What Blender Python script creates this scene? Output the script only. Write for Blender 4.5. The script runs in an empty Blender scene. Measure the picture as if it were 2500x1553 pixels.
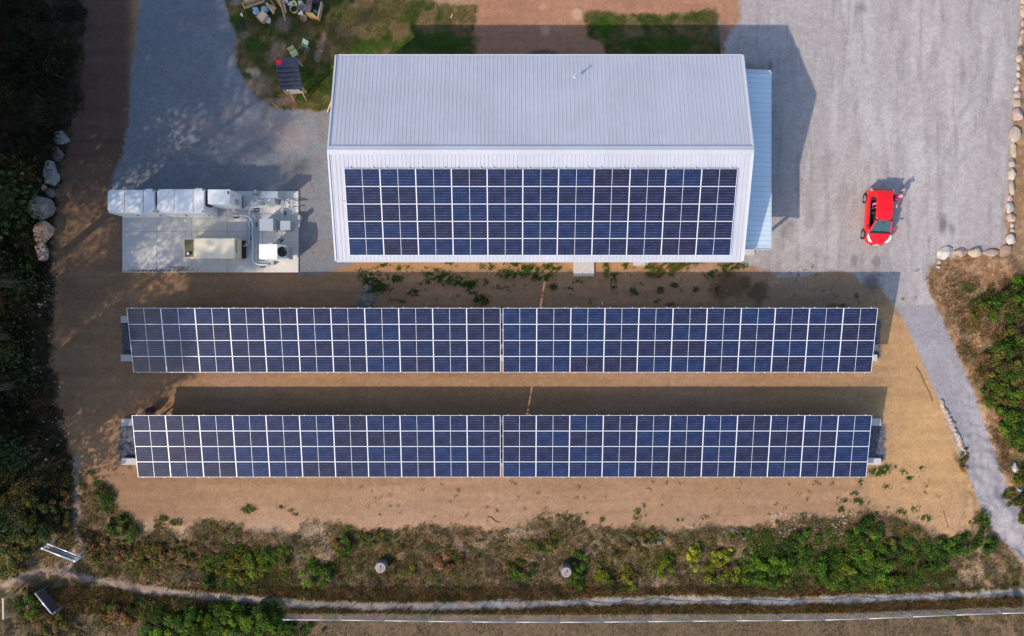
import bpy, bmesh, math, random
import numpy as np
from mathutils import Vector, Matrix, Euler

random.seed(7); rng = np.random.default_rng(7)
scene = bpy.context.scene
COL = scene.collection
R = math.radians

# ------------------------------------------------------------------ camera, sky, sun, exposure
H = 52.5                       # flying height of the drone, metres
FOC = 1944.3                   # focal length in photograph pixels (2500 wide)
CX, CY = 1250.0, 776.5
cam_d = bpy.data.cameras.new('camera'); cam = bpy.data.objects.new('camera', cam_d); COL.objects.link(cam)
cam.location = (0, 0, H); cam.rotation_euler = (0, 0, 0)
cam_d.sensor_fit = 'HORIZONTAL'; cam_d.sensor_width = 36.0; cam_d.lens = 36.0 * FOC / 2500.0
cam_d.clip_start = 0.5; cam_d.clip_end = 2000
scene.camera = cam

SUN_TO = Vector((0.946, 0.782, -1.0)).normalized()       # direction the light travels
SUN_EL = math.asin(-SUN_TO.z)
world = bpy.data.worlds.new("World"); scene.world = world; world.use_nodes = True
wn = world.node_tree; wn.nodes.clear()
wo = wn.nodes.new('ShaderNodeOutputWorld'); wb = wn.nodes.new('ShaderNodeBackground'); ws = wn.nodes.new('ShaderNodeTexSky')
ws.sky_type = 'NISHITA'; ws.sun_disc = False; ws.sun_elevation = SUN_EL
ws.sun_rotation = math.atan2(-SUN_TO.x, -SUN_TO.y)
ws.air_density = 1.0; ws.dust_density = 1.3; ws.ozone_density = 2.0
wb.inputs['Strength'].default_value = 0.15
wn.links.new(ws.outputs[0], wb.inputs['Color']); wn.links.new(wb.outputs[0], wo.inputs['Surface'])
sun_d = bpy.data.lights.new('sun', 'SUN'); sun = bpy.data.objects.new('sun', sun_d); COL.objects.link(sun)
sun_d.energy = 2.6; sun_d.angle = R(0.8); sun_d.color = (1.0, 0.85, 0.69)
sun.rotation_euler = SUN_TO.to_track_quat('-Z', 'Y').to_euler(); sun.location = (-40, -33, 60)
vs = scene.view_settings
vs.view_transform = 'Standard'; vs.look = 'None'; vs.gamma = 1.0; vs.use_curve_mapping = False; vs.exposure = 0.66
scene.cycles.use_denoising = True
scene.cycles.max_bounces = 6; scene.cycles.transparent_max_bounces = 8

# ------------------------------------------------------------------ noise and places
def _hash(ix, iy, s):
    n = (ix.astype(np.int64) * 374761393 + iy.astype(np.int64) * 668265263 + s * 974711) & 0x7fffffff
    n = ((n ^ (n >> 13)) * 1274126177) & 0x7fffffff
    n = (n ^ (n >> 16)) & 0xffff
    return n / 65535.0
def vnoise(x, y, s=0):
    x = np.asarray(x, float); y = np.asarray(y, float)
    ix = np.floor(x); iy = np.floor(y); fx = x - ix; fy = y - iy
    fx = fx * fx * (3 - 2 * fx); fy = fy * fy * (3 - 2 * fy)
    a = _hash(ix, iy, s); b = _hash(ix + 1, iy, s); c = _hash(ix, iy + 1, s); d = _hash(ix + 1, iy + 1, s)
    return (a * (1 - fx) + b * fx) * (1 - fy) + (c * (1 - fx) + d * fx) * fy
def fbm(x, y, s=0, o=4):
    t = 0; a = 0.5; n = 0
    for k in range(o):
        t = t + a * vnoise(x * 2 ** k, y * 2 ** k, s + 17 * k); n += a; a *= 0.55
    return t / n
def sstep(a, b, x):
    t = np.clip((x - a) / (b - a), 0, 1); return t * t * (3 - 2 * t)
def hz(X, Y):
    """terrain height: flat yard, a bank that drops towards the fence, hummocks on the wild parts"""
    X = np.asarray(X, float); Y = np.asarray(Y, float)
    wild = sstep(-13.2, -14.8, Y) * sstep(-20.5, -18.5, Y)
    east = sstep(28.6, 31.0, X) * sstep(6.0, 2.5, Y)
    west = sstep(-29.5, -31.5, X)
    hum = fbm(X * 0.7, Y * 0.7, 5) - 0.5
    return -0.9 * sstep(-12.9, -17.6, Y) + hum * (0.7 * wild + 0.7 * east + 0.9 * west) + 0.5 * west
def P(px, py, z=None, dz=0.0):
    """point of the place seen at photograph pixel (px, py): on the ground, or at height z"""
    zz = 0.0 if z is None else z
    for _ in range(3):
        X = (px - CX) * (H - zz - dz) / FOC; Y = -(py - CY) * (H - zz - dz) / FOC
        if z is None: zz = float(hz(X, Y))
        else: break
    return Vector((X, Y, zz + dz))
GS = H / FOC

# ------------------------------------------------------------------ materials
def newmat(name):
    m = bpy.data.materials.new(name); m.use_nodes = True
    nt = m.node_tree; bs = nt.nodes['Principled BSDF']; return m, nt, bs
def N(nt, t, **kw):
    n = nt.nodes.new(t)
    for k, v in kw.items(): setattr(n, k, v)
    return n
def noise_of(nt, scale, detail=4, rough=0.6, coord='Object', vec=None):
    n = N(nt, 'ShaderNodeTexNoise'); n.inputs['Scale'].default_value = scale
    n.inputs['Detail'].default_value = detail; n.inputs['Roughness'].default_value = rough
    if vec is None:
        tc = N(nt, 'ShaderNodeTexCoord'); vec = tc.outputs[coord]
    nt.links.new(vec, n.inputs['Vector']); return n
def mrange(nt, src, a, b, c, d):
    m = N(nt, 'ShaderNodeMapRange'); nt.links.new(src, m.inputs[0])
    for i, v in zip((1, 2, 3, 4), (a, b, c, d)): m.inputs[i].default_value = v
    return m.outputs[0]
def mulcol(nt, col, fac):
    v = N(nt, 'ShaderNodeVectorMath', operation='SCALE'); nt.links.new(col, v.inputs[0]); nt.links.new(fac, v.inputs['Scale']); return v.outputs[0]
def mixcol(nt, fac, a, b):
    m = N(nt, 'ShaderNodeMix', data_type='RGBA'); 
    if hasattr(fac, 'links'): nt.links.new(fac, m.inputs[0])
    else: m.inputs[0].default_value = fac
    for i, c in ((6, a), (7, b)):
        if hasattr(c, 'links'): nt.links.new(c, m.inputs[i])
        else: m.inputs[i].default_value = (*c, 1)
    return m.outputs[2]
def bumpit(nt, bs, src, strength=0.3, dist=0.02):
    b = N(nt, 'ShaderNodeBump'); b.inputs['Strength'].default_value = strength; b.inputs['Distance'].default_value = dist
    nt.links.new(src, b.inputs['Height']); nt.links.new(b.outputs[0], bs.inputs['Normal'])
_mats = {}
def mat(name, col, rough=0.6, metal=0.0, var=0.10, scale=6.0, bump=0.0, spec=0.5, objvar=0.0):
    if name in _mats: return _mats[name]
    m, nt, bs = newmat(name); _mats[name] = m
    bs.inputs['Roughness'].default_value = rough; bs.inputs['Metallic'].default_value = metal
    bs.inputs['Specular IOR Level'].default_value = spec
    n = noise_of(nt, scale, 6, 0.65)
    f = mrange(nt, n.outputs[0], 0.25, 0.75, 1 - var, 1 + var)
    rgb = N(nt, 'ShaderNodeRGB'); rgb.outputs[0].default_value = (*col, 1)
    c = mulcol(nt, rgb.outputs[0], f)
    if objvar:
        oi = N(nt, 'ShaderNodeObjectInfo'); g = mrange(nt, oi.outputs['Random'], 0, 1, 1 - objvar, 1 + objvar); c = mulcol(nt, c, g)
    nt.links.new(c, bs.inputs['Base Color'])
    if bump: bumpit(nt, bs, n.outputs[0], bump, 0.03)
    return m

# ------------------------------------------------------------------ mesh builder
class MB:
    def __init__(s): s.v = []; s.f = []; s.mi = []; s.smooth = []; s.k = 0
    def add(s, vs, fs, m=0, sm=False):
        o = len(s.v); s.v += [tuple(v) for v in vs]
        for f in fs: s.f.append([i + o for i in f]); s.mi.append(m); s.smooth.append(sm)
    def box(s, x0, x1, y0, y1, z0, z1, m=0, mtx=None):
        vs = [Vector((x, y, z)) for z in (z0, z1) for y in (y0, y1) for x in (x0, x1)]
        if mtx is not None: vs = [mtx @ v for v in vs]
        s.add(vs, [(0, 2, 3, 1), (4, 5, 7, 6), (0, 1, 5, 4), (2, 6, 7, 3), (0, 4, 6, 2), (1, 3, 7, 5)], m)
    def obox(s, c, size, rot=0.0, m=0, eul=None):
        mt = Matrix.Translation(Vector(c)) @ (Euler(eul).to_matrix().to_4x4() if eul else Matrix.Rotation(rot, 4, 'Z'))
        s.box(-size[0] / 2, size[0] / 2, -size[1] / 2, size[1] / 2, -size[2] / 2, size[2] / 2, m, mt)
    def bar(s, a, b, w, h=None, m=0):
        a, b = Vector(a), Vector(b); h = h or w; d = b - a
        q = d.to_track_quat('X', 'Z').to_matrix().to_4x4()
        mt = Matrix.Translation(a) @ q
        s.box(0, d.length, -w / 2, w / 2, -h / 2, h / 2, m, mt)
    def tube(s, pts, r, seg=8, m=0, caps=True):
        pts = [Vector(p) for p in pts]; n = len(pts); rs = r if isinstance(r, (list, tuple)) else [r] * n
        o = len(s.v); up = None
        for i, p in enumerate(pts):
            d = (pts[min(i + 1, n - 1)] - pts[max(i - 1, 0)]).normalized()
            if up is None: up = Vector((0, 0, 1)) if abs(d.z) < 0.9 else Vector((1, 0, 0))
            a = d.cross(up).normalized(); b = a.cross(d).normalized(); up = b
            for k in range(seg):
                t = 2 * math.pi * k / seg; s.v.append(tuple(p + (a * math.cos(t) + b * math.sin(t)) * rs[i]))
        for i in range(n - 1):
            for k in range(seg):
                k2 = (k + 1) % seg
                s.f.append([o + i * seg + k, o + i * seg + k2, o + (i + 1) * seg + k2, o + (i + 1) * seg + k]); s.mi.append(m); s.smooth.append(True)
        if caps:
            s.f.append([o + k for k in range(seg)][::-1]); s.mi.append(m); s.smooth.append(False)
            s.f.append([o + (n - 1) * seg + k for k in range(seg)]); s.mi.append(m); s.smooth.append(False)
    def lathe(s, c, prof, seg=20, m=0, mtx=None):
        o = len(s.v); c = Vector(c)
        for (r, z) in prof:
            for k in range(seg):
                t = 2 * math.pi * k / seg; v = Vector((r * math.cos(t), r * math.sin(t), z))
                s.v.append(tuple((mtx @ v if mtx is not None else v) + c))
        for i in range(len(prof) - 1):
            for k in range(seg):
                k2 = (k + 1) % seg
                s.f.append([o + i * seg + k, o + i * seg + k2, o + (i + 1) * seg + k2, o + (i + 1) * seg + k]); s.mi.append(m); s.smooth.append(True)
    def prism(s, poly, z0, z1, m=0):
        n = len(poly); vs = [(x, y, z0) for x, y in poly] + [(x, y, z1) for x, y in poly]
        s.add(vs, [list(range(n))[::-1], [n + i for i in range(n)]] + [(i, (i + 1) % n, n + (i + 1) % n, n + i) for i in range(n)], m)
    def build(s, name, mats, parent=None, bevel=0.0, subd=0, loc=None):
        me = bpy.data.meshes.new(name); me.from_pydata(s.v, [], s.f)
        if not isinstance(mats, (list, tuple)): mats = [mats]
        for m in mats: me.materials.append(m)
        me.polygons.foreach_set('material_index', s.mi); me.polygons.foreach_set('use_smooth', s.smooth)
        me.update()
        bm = bmesh.new(); bm.from_mesh(me); bmesh.ops.recalc_face_normals(bm, faces=bm.faces); bm.to_mesh(me); bm.free()
        o = bpy.data.objects.new(name, me); COL.objects.link(o)
        if parent is not None: o.parent = parent
        if loc is not None: o.location = loc
        if bevel:
            b = o.modifiers.new('bevel', 'BEVEL'); b.width = bevel; b.segments = 2; b.limit_method = 'ANGLE'
        if subd:
            b = o.modifiers.new('sub', 'SUBSURF'); b.levels = subd; b.render_levels = subd
            for p in me.polygons: p.use_smooth = True
        return o
def tag(o, label=None, cat=None, group=None, kind=None):
    if label: o['label'] = label
    if cat: o['category'] = cat
    if group: o['group'] = group
    if kind: o['kind'] = kind
    return o
def empty(name, loc=(0, 0, 0), rz=0.0, label=None, cat=None, group=None):
    o = bpy.data.objects.new(name, None); COL.objects.link(o); o.location = loc; o.rotation_euler = (0, 0, rz)
    o.empty_display_size = 0.3
    return tag(o, label, cat, group)
def dupe(o, parent=None, data=None):
    c = o.copy(); COL.objects.link(c); c.parent = parent
    return c
def raw_mesh(name, V, F, mats, attrs=None, smooth=False, parent=None):
    """V (n,3) float, F (m,k) int -> object, fast"""
    me = bpy.data.meshes.new(name); k = F.shape[1]
    me.vertices.add(len(V)); me.vertices.foreach_set('co', np.ascontiguousarray(V, np.float32).ravel())
    me.loops.add(F.size); me.loops.foreach_set('vertex_index', np.ascontiguousarray(F, np.int32).ravel())
    me.polygons.add(len(F)); me.polygons.foreach_set('loop_start', np.arange(0, F.size, k, dtype=np.int32))
    me.polygons.foreach_set('loop_total', np.full(len(F), k, np.int32))
    if smooth: me.polygons.foreach_set('use_smooth', np.ones(len(F), bool))
    me.update(calc_edges=True)
    for an, arr in (attrs or {}).items():
        a = me.attributes.new(an, 'FLOAT_COLOR', 'POINT'); a.data.foreach_set('color', np.ascontiguousarray(arr, np.float32).ravel())
    me.materials.append(mats)
    o = bpy.data.objects.new(name, me); COL.objects.link(o)
    if parent is not None: o.parent = parent
    return o
def inst(mesh_obj, parent=None):
    c = mesh_obj.copy(); COL.objects.link(c)
    if parent is not None: c.parent = parent
    return c

ORD = ['', 'first', 'second', 'third', 'fourth', 'fifth', 'sixth', 'seventh', 'eighth', 'ninth', 'tenth', 'eleventh', 'twelfth', 'thirteenth', 'fourteenth', 'fifteenth', 'sixteenth', 'seventeenth', 'eighteenth', 'nineteenth', 'twentieth', 'twenty-first', 'twenty-second', 'twenty-third', 'twenty-fourth', 'twenty-fifth', 'twenty-sixth', 'twenty-seventh', 'twenty-eighth', 'twenty-ninth', 'thirtieth', 'thirty-first', 'thirty-second']
# ------------------------------------------------------------------ ground
def seg_dist(x, y, pts, closed=False):
    d = np.full(x.shape, 1e9); n = len(pts)
    for i in range(n if closed else n - 1):
        ax, ay = pts[i]; bx, by = pts[(i + 1) % n]
        dx, dy = bx - ax, by - ay; L = dx * dx + dy * dy + 1e-9
        t = np.clip(((x - ax) * dx + (y - ay) * dy) / L, 0, 1)
        d = np.minimum(d, np.hypot(x - ax - t * dx, y - ay - t * dy))
    return d
def inside(x, y, pts):
    r = np.zeros(x.shape, bool); n = len(pts)
    for i in range(n):
        ax, ay = pts[i]; bx, by = pts[(i + 1) % n]
        if ay == by: continue
        c = ((ay > y) != (by > y)) & (x < (bx - ax) * (y - ay) / (by - ay) + ax)
        r ^= c
    return r
def sdf(x, y, pts):
    d = seg_dist(x, y, pts, True); return np.where(inside(x, y, pts), d, -d)

st = 0.1
fx = np.arange(-36.0, 36.0 + st / 2, st); fy = np.arange(-23.0, 23.0 + st / 2, st)
ext = np.array([1, 3, 7, 14, 28, 60, 120, 260.0])
gx = np.concatenate([-36 - ext[::-1], fx, 36 + ext]); gy = np.concatenate([-23 - ext[::-1], fy, 23 + ext])
GX, GY = np.meshgrid(gx, gy)
GZ = hz(np.clip(GX, -60, 60), np.clip(GY, -60, 60))
U = CX + GX / (H - GZ) * FOC; V_ = CY - GY / (H - GZ) * FOC      # photograph pixel of each ground vertex, for laying the plan out
jx = (fbm(GX * 1.1, GY * 1.1, 21) - .5); jy = (fbm(GX * 1.1, GY * 1.1, 43) - .5)
fj = (fbm(GX * 5, GY * 5, 77, 3) - .5)
UU = U + jx * 26 + fj * 10; VV = V_ + jy * 26 + fj * 10

LOT = [(1808, -400), (1808, 60), (1770, 100), (1765, 200), (1800, 400), (1820, 640), (1880, 655), (1900, 678), (1945, 680), (1990, 665), (2080, 660), (2100, 692), (2130, 688), (2160, 700), (2165, 728), (2185, 752), (2283, 752), (2258, 700), (2268, 645), (2300, 628), (2340, 615), (2452, 606), (2462, 500), (2475, 330), (2484, 200), (2502, 0), (2520, -400)]
PATH = [(2185, 745), (2215, 800), (2250, 880), (2275, 940), (2300, 1000), (2330, 1080), (2350, 1130), (2372, 1180), (2395, 1240), (2425, 1295), (2500, 1375), (2640, 1500), (2720, 1460), (2560, 1330), (2505, 1262), (2470, 1210), (2450, 1160), (2420, 1080), (2380, 960), (2340, 870), (2310, 800), (2283, 745)]
YARD = [(350, -400), (345, 0), (330, 100), (318, 190), (315, 290), (298, 370), (270, 455), (270, 500), (400, 560), (722, 560), (728, 672), (800, 668), (868, 640), (900, 560), (900, 272), (810, 272), (720, 270), (660, 262), (620, 235), (600, 205), (580, 165), (573, 130), (575, 75), (560, 50), (548, 0), (530, -400)]
LAWN1 = [(548, -400), (548, 0), (560, 50), (575, 75), (573, 130), (580, 165), (600, 205), (620, 235), (660, 262), (720, 270), (900, 275), (900, 180), (1170, 180), (1155, 100), (1165, 15), (1000, -5), (1000, -400)]
LAWN2 = [(1430, 25), (1432, 90), (1470, 110), (1480, 160), (1762, 160), (1755, 100), (1750, 20), (1600, 35)]
TRAILC = [(-200, 1480), (0, 1432), (60, 1405), (130, 1392), (200, 1410), (350, 1440), (500, 1455), (700, 1472), (900, 1480), (1100, 1480), (1300, 1474), (1500, 1468), (1700, 1464), (1900, 1468), (2100, 1462), (2300, 1455), (2500, 1445), (2800, 1430)]
TRAILV = [(186, 1120), (186, 1200), (180, 1290), (195, 1340), (160, 1390)]
BANK = [(-400, 1120), (185, 1125), (205, 1170), (240, 1215), (290, 1240), (345, 1290), (400, 1270), (440, 1300), (480, 1265), (600, 1285), (700, 1300), (760, 1275), (830, 1280), (900, 1292), (1000, 1290), (1060, 1275), (1150, 1290), (1240, 1290), (1300, 1268), (1400, 1262), (1480, 1285), (1560, 1285), (1640, 1300), (1720, 1275), (1800, 1285), (1880, 1285), (1960, 1262), (2060, 1262), (2120, 1250), (2200, 1262), (2280, 1300), (2330, 1312), (2380, 1290), (2400, 1230), (2330, 1120), (2330, 1100), (2380, 1150), (2430, 1300), (2600, 1480), (2600, 1900), (-400, 1900)]
EASTW = [(2283, 745), (2256, 690), (2262, 645), (2300, 630), (2455, 612), (2464, 500), (2480, 300), (2504, 0), (2520, -400), (3200, -400), (3200, 1700), (2650, 1480), (2500, 1262), (2450, 1160), (2420, 1080), (2380, 960), (2340, 870)]
WESTW = [(-900, -400), (215, -400), (205, 100), (200, 250), (165, 330), (150, 420), (140, 500), (135, 600), (130, 700), (128, 800), (130, 900), (145, 1000), (165, 1080), (180, 1150), (150, 1300), (-900, 1500)]
m_lot = sdf(UU, VV, LOT); m_path = sdf(U + fj * 6, V_ + fj * 6, PATH); m_yard = sdf(U + fj * 14, V_ + fj * 14, YARD)
m_lawn = np.maximum(sdf(UU, VV, LAWN1), sdf(UU, VV, LAWN2))
wid = 8 + 12 * (fbm(U / 90, V_ / 400, 9) - .4)
m_trail = np.maximum(wid - seg_dist(U + fj * 8, V_ + fj * 8, TRAILC), 7 - seg_dist(UU, VV, TRAILV))
m_bank = sdf(UU + fj * 20, VV + fj * 20, BANK); m_east = sdf(UU + fj * 16, VV + fj * 16, EASTW); m_west = sdf(UU + fj * 20, VV + fj * 20, WESTW)

C = np.zeros(GX.shape + (3,))
def paint(mask, col):
    global C
    mask = np.clip(mask, 0, 1)[..., None]; C = C * (1 - mask) + np.array(col) * mask
def blob(px, py, rx, ry, col, k=1.0, soft=0.5, rag=0.5, seed=3):
    d = np.hypot((U - px) / rx, (V_ - py) / ry) + (fbm(GX * 1.6, GY * 1.6, seed) - .5) * rag * 2
    paint(k * (1 - sstep(1 - soft, 1 + soft * .4, d)), col)
n1 = fbm(GX * .22, GY * .22, 1); n2 = fbm(GX * .9, GY * .9, 2); n3 = fbm(GX * 3.2, GY * 3.2, 3)
dust = np.array((.32, .19, .102)); C[:] = dust
paint(sstep(.35, .7, n1) * .6, (.335, .205, .13))
paint(sstep(2050, 2240, U + (n2 - .5) * 200) * sstep(620, 800, V_), (.42, .255, .118))                 # sandy east side
paint(sstep(1180, 1290, U * 0 + V_ + (n2 - .5) * 60) * .5, (.34, .21, .135))
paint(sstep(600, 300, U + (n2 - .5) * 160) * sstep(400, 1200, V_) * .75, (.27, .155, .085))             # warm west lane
paint(sstep(1000, 500, V_) * sstep(330, 290, U) * .55, (.17, .105, .07)); paint(sstep(345, 300, U) * sstep(620, 300, V_) * .9, (.105, .062, .045))                               # dark red-brown lane, its colour lowered further for the shade under the trees
paint(sstep(1000, 640, V_) * sstep(640, 700, V_) * sstep(850, 900, U) * sstep(2200, 2050, U) * .45, (.30, .225, .155))
for (a, b, c, d, e) in [(1780, 700, 60, 45, 1), (1850, 715, 26, 30, 1), (2040, 748, 32, 10, 1), (1815, 690, 20, 24, 1)]: blob(a, b, c, d, (.11, .065, .03), .75, seed=int(a))
blob(1340, 690, 8, 70, (.42, .24, .12), .6, rag=.2)
for a in range(860, 1700, 60): blob(a, 648, 40, 12, (.40, .215, .09), .7, seed=a)
blob(905, 735, 20, 28, (.20, .19, .18), .9); blob(875, 755, 28, 12, (.16, .15, .15), .9)
# reddish dirt north of the building
paint(sstep(1130, 1190, UU) * sstep(1800, 1780, U) * sstep(210, 100, V_), (.35, .18, .11))
blob(1330, 75, 12, 14, (.47, .33, .24), .8, rag=.2); blob(1325, 18, 10, 10, (.5, .30, .21), .6, rag=.2)
blob(1320, 130, 45, 10, (.14, .085, .07), .9); blob(1410, 35, 14, 18, (.52, .38, .25), .6)
# wild ground
grow = np.array((.175, .12, .065))
bankm = sstep(-6, 10, m_bank); paint(bankm, (.15, .10, .055))
paint(bankm * sstep(.45, .62, n2) * .8, (.10, .095, .04)); paint(bankm * sstep(.55, .72, n3) * .6, (.26, .18, .115))
paint(bankm * sstep(1508, 1530, V_), (.165, .115, .07)); paint(bankm * sstep(1508, 1530, V_) * sstep(.5, .65, n3) * .6, (.10, .085, .045))
for (a, b, c, d) in [(760, 1300, 34, 26), (790, 1350, 22, 40), (735, 1390, 18, 10), (365, 1290, 16, 26), (455, 1300, 26, 20), (1180, 1320, 26, 20), (1270, 1302, 60, 16), (1440, 1340, 30, 22), (1820, 1350, 30, 16), (2380, 1400, 60, 60), (640, 1290, 60, 16), (1600, 1420, 60, 18), (2400, 1340, 30, 60), (1120, 1340, 14, 20)]:
    blob(a, b, c, d, (.30, .215, .145), .8, seed=int(a + b))
eastm = sstep(-6, 10, m_east); paint(eastm, (.28, .155, .08)); paint(eastm * sstep(.45, .62, n2) * .7, (.20, .13, .075))
paint(eastm * sstep(.5, .65, n3) * .5, (.38, .25, .15)); paint(eastm * sstep(700, 900, V_) * sstep(.42, .6, n2) * .6, (.12, .10, .04))
for (a, b, c, d) in [(2420, 1090, 26, 50), (2440, 1200, 18, 30), (2380, 830, 40, 20), (2310, 700, 40, 30)]: blob(a, b, c, d, (.44, .27, .15), .7, seed=int(a))

westm = sstep(-8, 10, m_west); paint(westm, (.035, .028, .015)); paint(westm * sstep(.5, .65, n3) * .6, (.08, .05, .03))  # wood floor painted near black to carry the tree shade
# lawn
lawnm = sstep(-5, 6, m_lawn); paint(lawnm, (.105, .088, .030)); g = fbm(GX * .5, GY * .5, 11)
paint(lawnm * sstep(.42, .6, g) * .85, (.035, .062, .008)); paint(lawnm * sstep(.52, .68, n2) * .7, (.21, .135, .065))
paint(lawnm * sstep(.55, .7, n3) * .4, (.17, .125, .05))
for (a, b, c, d) in [(700, 170, 40, 40), (620, 110, 30, 28), (740, 200, 30, 50), (580, 50, 20, 30), (1060, 105, 120, 26), (900, 115, 60, 20), (1600, 110, 140, 24), (1480, 60, 40, 30)]:
    blob(a, b, c, d, (.038, .082, .008), .85, seed=int(a + b))
for (a, b, c, d, col) in [(672, 130, 28, 34, (.24, .165, .12)), (630, 205, 36, 34, (.25, .185, .13)), (690, 60, 24, 20, (.24, .17, .12)), (640, 250, 60, 12, (.24, .19, .15)), (625, 180, 14, 16, (.46, .39, .24)), (608, 172, 8, 6, (.46, .39, .24)), (595, 85, 14, 8, (.26, .19, .13)), (575, 5, 26, 10, (.26, .21, .17)), (705, 240, 20, 18, (.19, .12, .09))]:
    blob(a, b, c, d, col, .85, seed=int(a + b))
blob(790, 88, 9, 16, (.40, .20, .12), .95, rag=.25); blob(783, 112, 9, 18, (.29, .19, .125), .95, rag=.25); blob(775, 138, 9, 16, (.33, .21, .14), .95, rag=.25)
# gravels
lotc = (.352, .318, .302); yardc = (.185, .195, .215)
gl = sstep(-5, 6, m_lot); paint(gl, lotc)
strk = fbm(GX * .9, GY * .16, 31); strk2 = fbm(GX * 2.6, GY * .3, 35)
paint(gl * sstep(.5, .68, strk) * .35, (.48, .44, .425)); paint(gl * sstep(.54, .70, strk2) * .45, (.225, .205, .20)); paint(gl * sstep(.56, .66, fbm(GX * 4.5, GY * .5, 37)) * .3, (.40, .37, .355))
paint(gl * sstep(2440, 2485, U) * .4, (.27, .25, .28)); paint(gl * sstep(.45, .65, n1) * sstep(2200, 1900, U) * .4, (.365, .32, .30))
for (a, b, c, d, k) in [(2302, 545, 13, 22, .8), (2325, 560, 10, 16, .6), (2280, 140, 12, 34, .25), (2350, 180, 9, 40, .3), (2310, 50, 12, 60, .2), (2100, 20, 18, 16, .5), (2085, 635, 10, 16, .6), (2140, 640, 14, 18, .55), (1880, 160, 8, 18, .6), (1830, 165, 40, 16, .6), (2195, 760, 14, 16, .5), (2130, 690, 24, 22, .8), (1925, 560, 26, 26, .4), (2050, 500, 40, 60, .2), (1760, 80, 24, 40, .5)]:
    blob(a, b, c, d, (.13, .115, .11), k, soft=.7, seed=int(a + b))
for (a, b, c, d, k) in [(2040, 250, 10, 50, .5), (2070, 165, 8, 60, .4), (2150, 300, 60, 80, .3), (1965, 580, 40, 30, .4), (2230, 400, 40, 80, .3)]: blob(a, b, c, d, (.48, .45, .43), k, soft=.7, seed=int(a + b))
for trk, kk, cc_ in [([(2125, 440), (2112, 330), (2070, 170), (2045, 0), (2040, -60)], .30, (.25, .23, .22)), ([(2168, 440), (2156, 330), (2114, 165), (2090, 0), (2086, -60)], .30, (.25, .23, .22)), ([(1890, 640), (1990, 560), (2060, 420), (2085, 200), (2080, -40)], .28, (.44, .41, .39)), ([(1930, 660), (2030, 580), (2104, 430), (2130, 200), (2124, -40)], .28, (.44, .41, .39)), ([(2230, 740), (2225, 600), (2290, 420), (2380, 200), (2400, -40)], .26, (.24, .22, .21)), ([(2262, 700), (2262, 600), (2330, 430), (2420, 210), (2440, -40)], .26, (.24, .22, .21)), ([(1960, 400), (2090, 330), (2240, 350), (2330, 420)], .2, (.43, .40, .38)), ([(2200, 640), (2120, 660), (2000, 630), (1900, 560)], .22, (.23, .21, .2))]:
    dd_ = seg_dist(U + jx * 30, V_ + jy * 30, trk); paint(gl * (1 - sstep(3, 9, dd_)) * kk * (.4 + 1.2 * fbm(GX * 1.3, GY * 1.3, 91)), cc_)
gp = sstep(-4, 4, m_path); paint(gp, (.285, .265, .275)); paint(gp * sstep(.5, .7, n2) * .4, (.35, .33, .34))
gy_ = sstep(-4, 5, m_yard); paint(gy_, yardc); paint(gy_ * sstep(.45, .7, n1) * .4, (.23, .235, .25)); paint(gy_ * sstep(.5, .7, n2) * .25, (.155, .155, .17))
paint(gy_ * sstep(640, 800, U) * sstep(.4, .6, n2) * .5, (.22, .18, .16))
for (a, b, c, d) in [(470, 300, 60, 20), (560, 270, 40, 16), (430, 370, 70, 14), (520, 330, 40, 20), (700, 330, 70, 40)]: blob(a, b, c, d, (.27, .225, .215), .6, seed=int(a + b))
gt = sstep(-6, 6, m_trail); paint(gt, (.27, .23, .195)); paint(gt * sstep(.4, .6, n2) * sstep(900, 1100, U) * .7, (.27, .275, .285)); paint(gt * sstep(500, 300, U) * .6, (.31, .20, .145))
# gravel beds at the ends of the arrays
beds = []
for (x0, x1, y0, y1) in [(299, 330, 788, 866), (291, 340, 1040, 1119), (2100, 2149, 785, 864), (2100, 2162, 1039, 1118)]:
    q = [(x0, y0 - 6), (x1, y0 - 6), (x1, y1 + 6), (x0, y1 + 6)]; b_ = sdf(U + fj * 12, V_ + fj * 8, q); beds.append(b_)
m_bed = np.maximum.reduce(beds); gb = sstep(-4, 4, m_bed); paint(gb, (.075, .08, .095)); paint(gb * sstep(.5, .6, fbm(GX * 12, GY * 12, 5, 2)) * .5, (.22, .215, .24))
rut = fbm(GX * .25, GY * 2.4, 57); soil = 1 - np.maximum.reduce([gl, gp, gy_, lawnm, bankm])
C *= (1 + (rut[..., None] - .5) * .38 * np.clip(soil, 0, 1)[..., None])
# overall mottling down to the grid size
mot = 1 + (n3 - .5) * .28 + (fbm(GX * 9, GY * 9, 51, 2) - .5) * .30
C *= mot[..., None]; C = np.clip(C, .008, .75)
far = sstep(0, 6, np.maximum(np.abs(GX) - 36, np.abs(GY) - 23))[..., None]; C = C * (1 - far) + np.array((.17, .125, .065)) * far

# bumpy relief for the soil, wheel tracks pressed into the lot
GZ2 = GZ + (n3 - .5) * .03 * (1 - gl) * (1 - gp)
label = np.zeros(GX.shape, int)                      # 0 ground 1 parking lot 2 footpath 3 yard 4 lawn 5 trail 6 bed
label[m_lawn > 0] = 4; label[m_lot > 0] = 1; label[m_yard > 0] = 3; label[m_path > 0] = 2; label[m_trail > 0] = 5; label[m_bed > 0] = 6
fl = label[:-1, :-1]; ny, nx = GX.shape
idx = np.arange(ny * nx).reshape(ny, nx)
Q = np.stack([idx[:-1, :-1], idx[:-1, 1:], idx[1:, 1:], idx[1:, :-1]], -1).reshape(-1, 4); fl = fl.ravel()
VV3 = np.stack([GX, GY, GZ2], -1).reshape(-1, 3); CC = np.concatenate([C, np.ones(C.shape[:2] + (1,))], -1).reshape(-1, 4)

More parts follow.
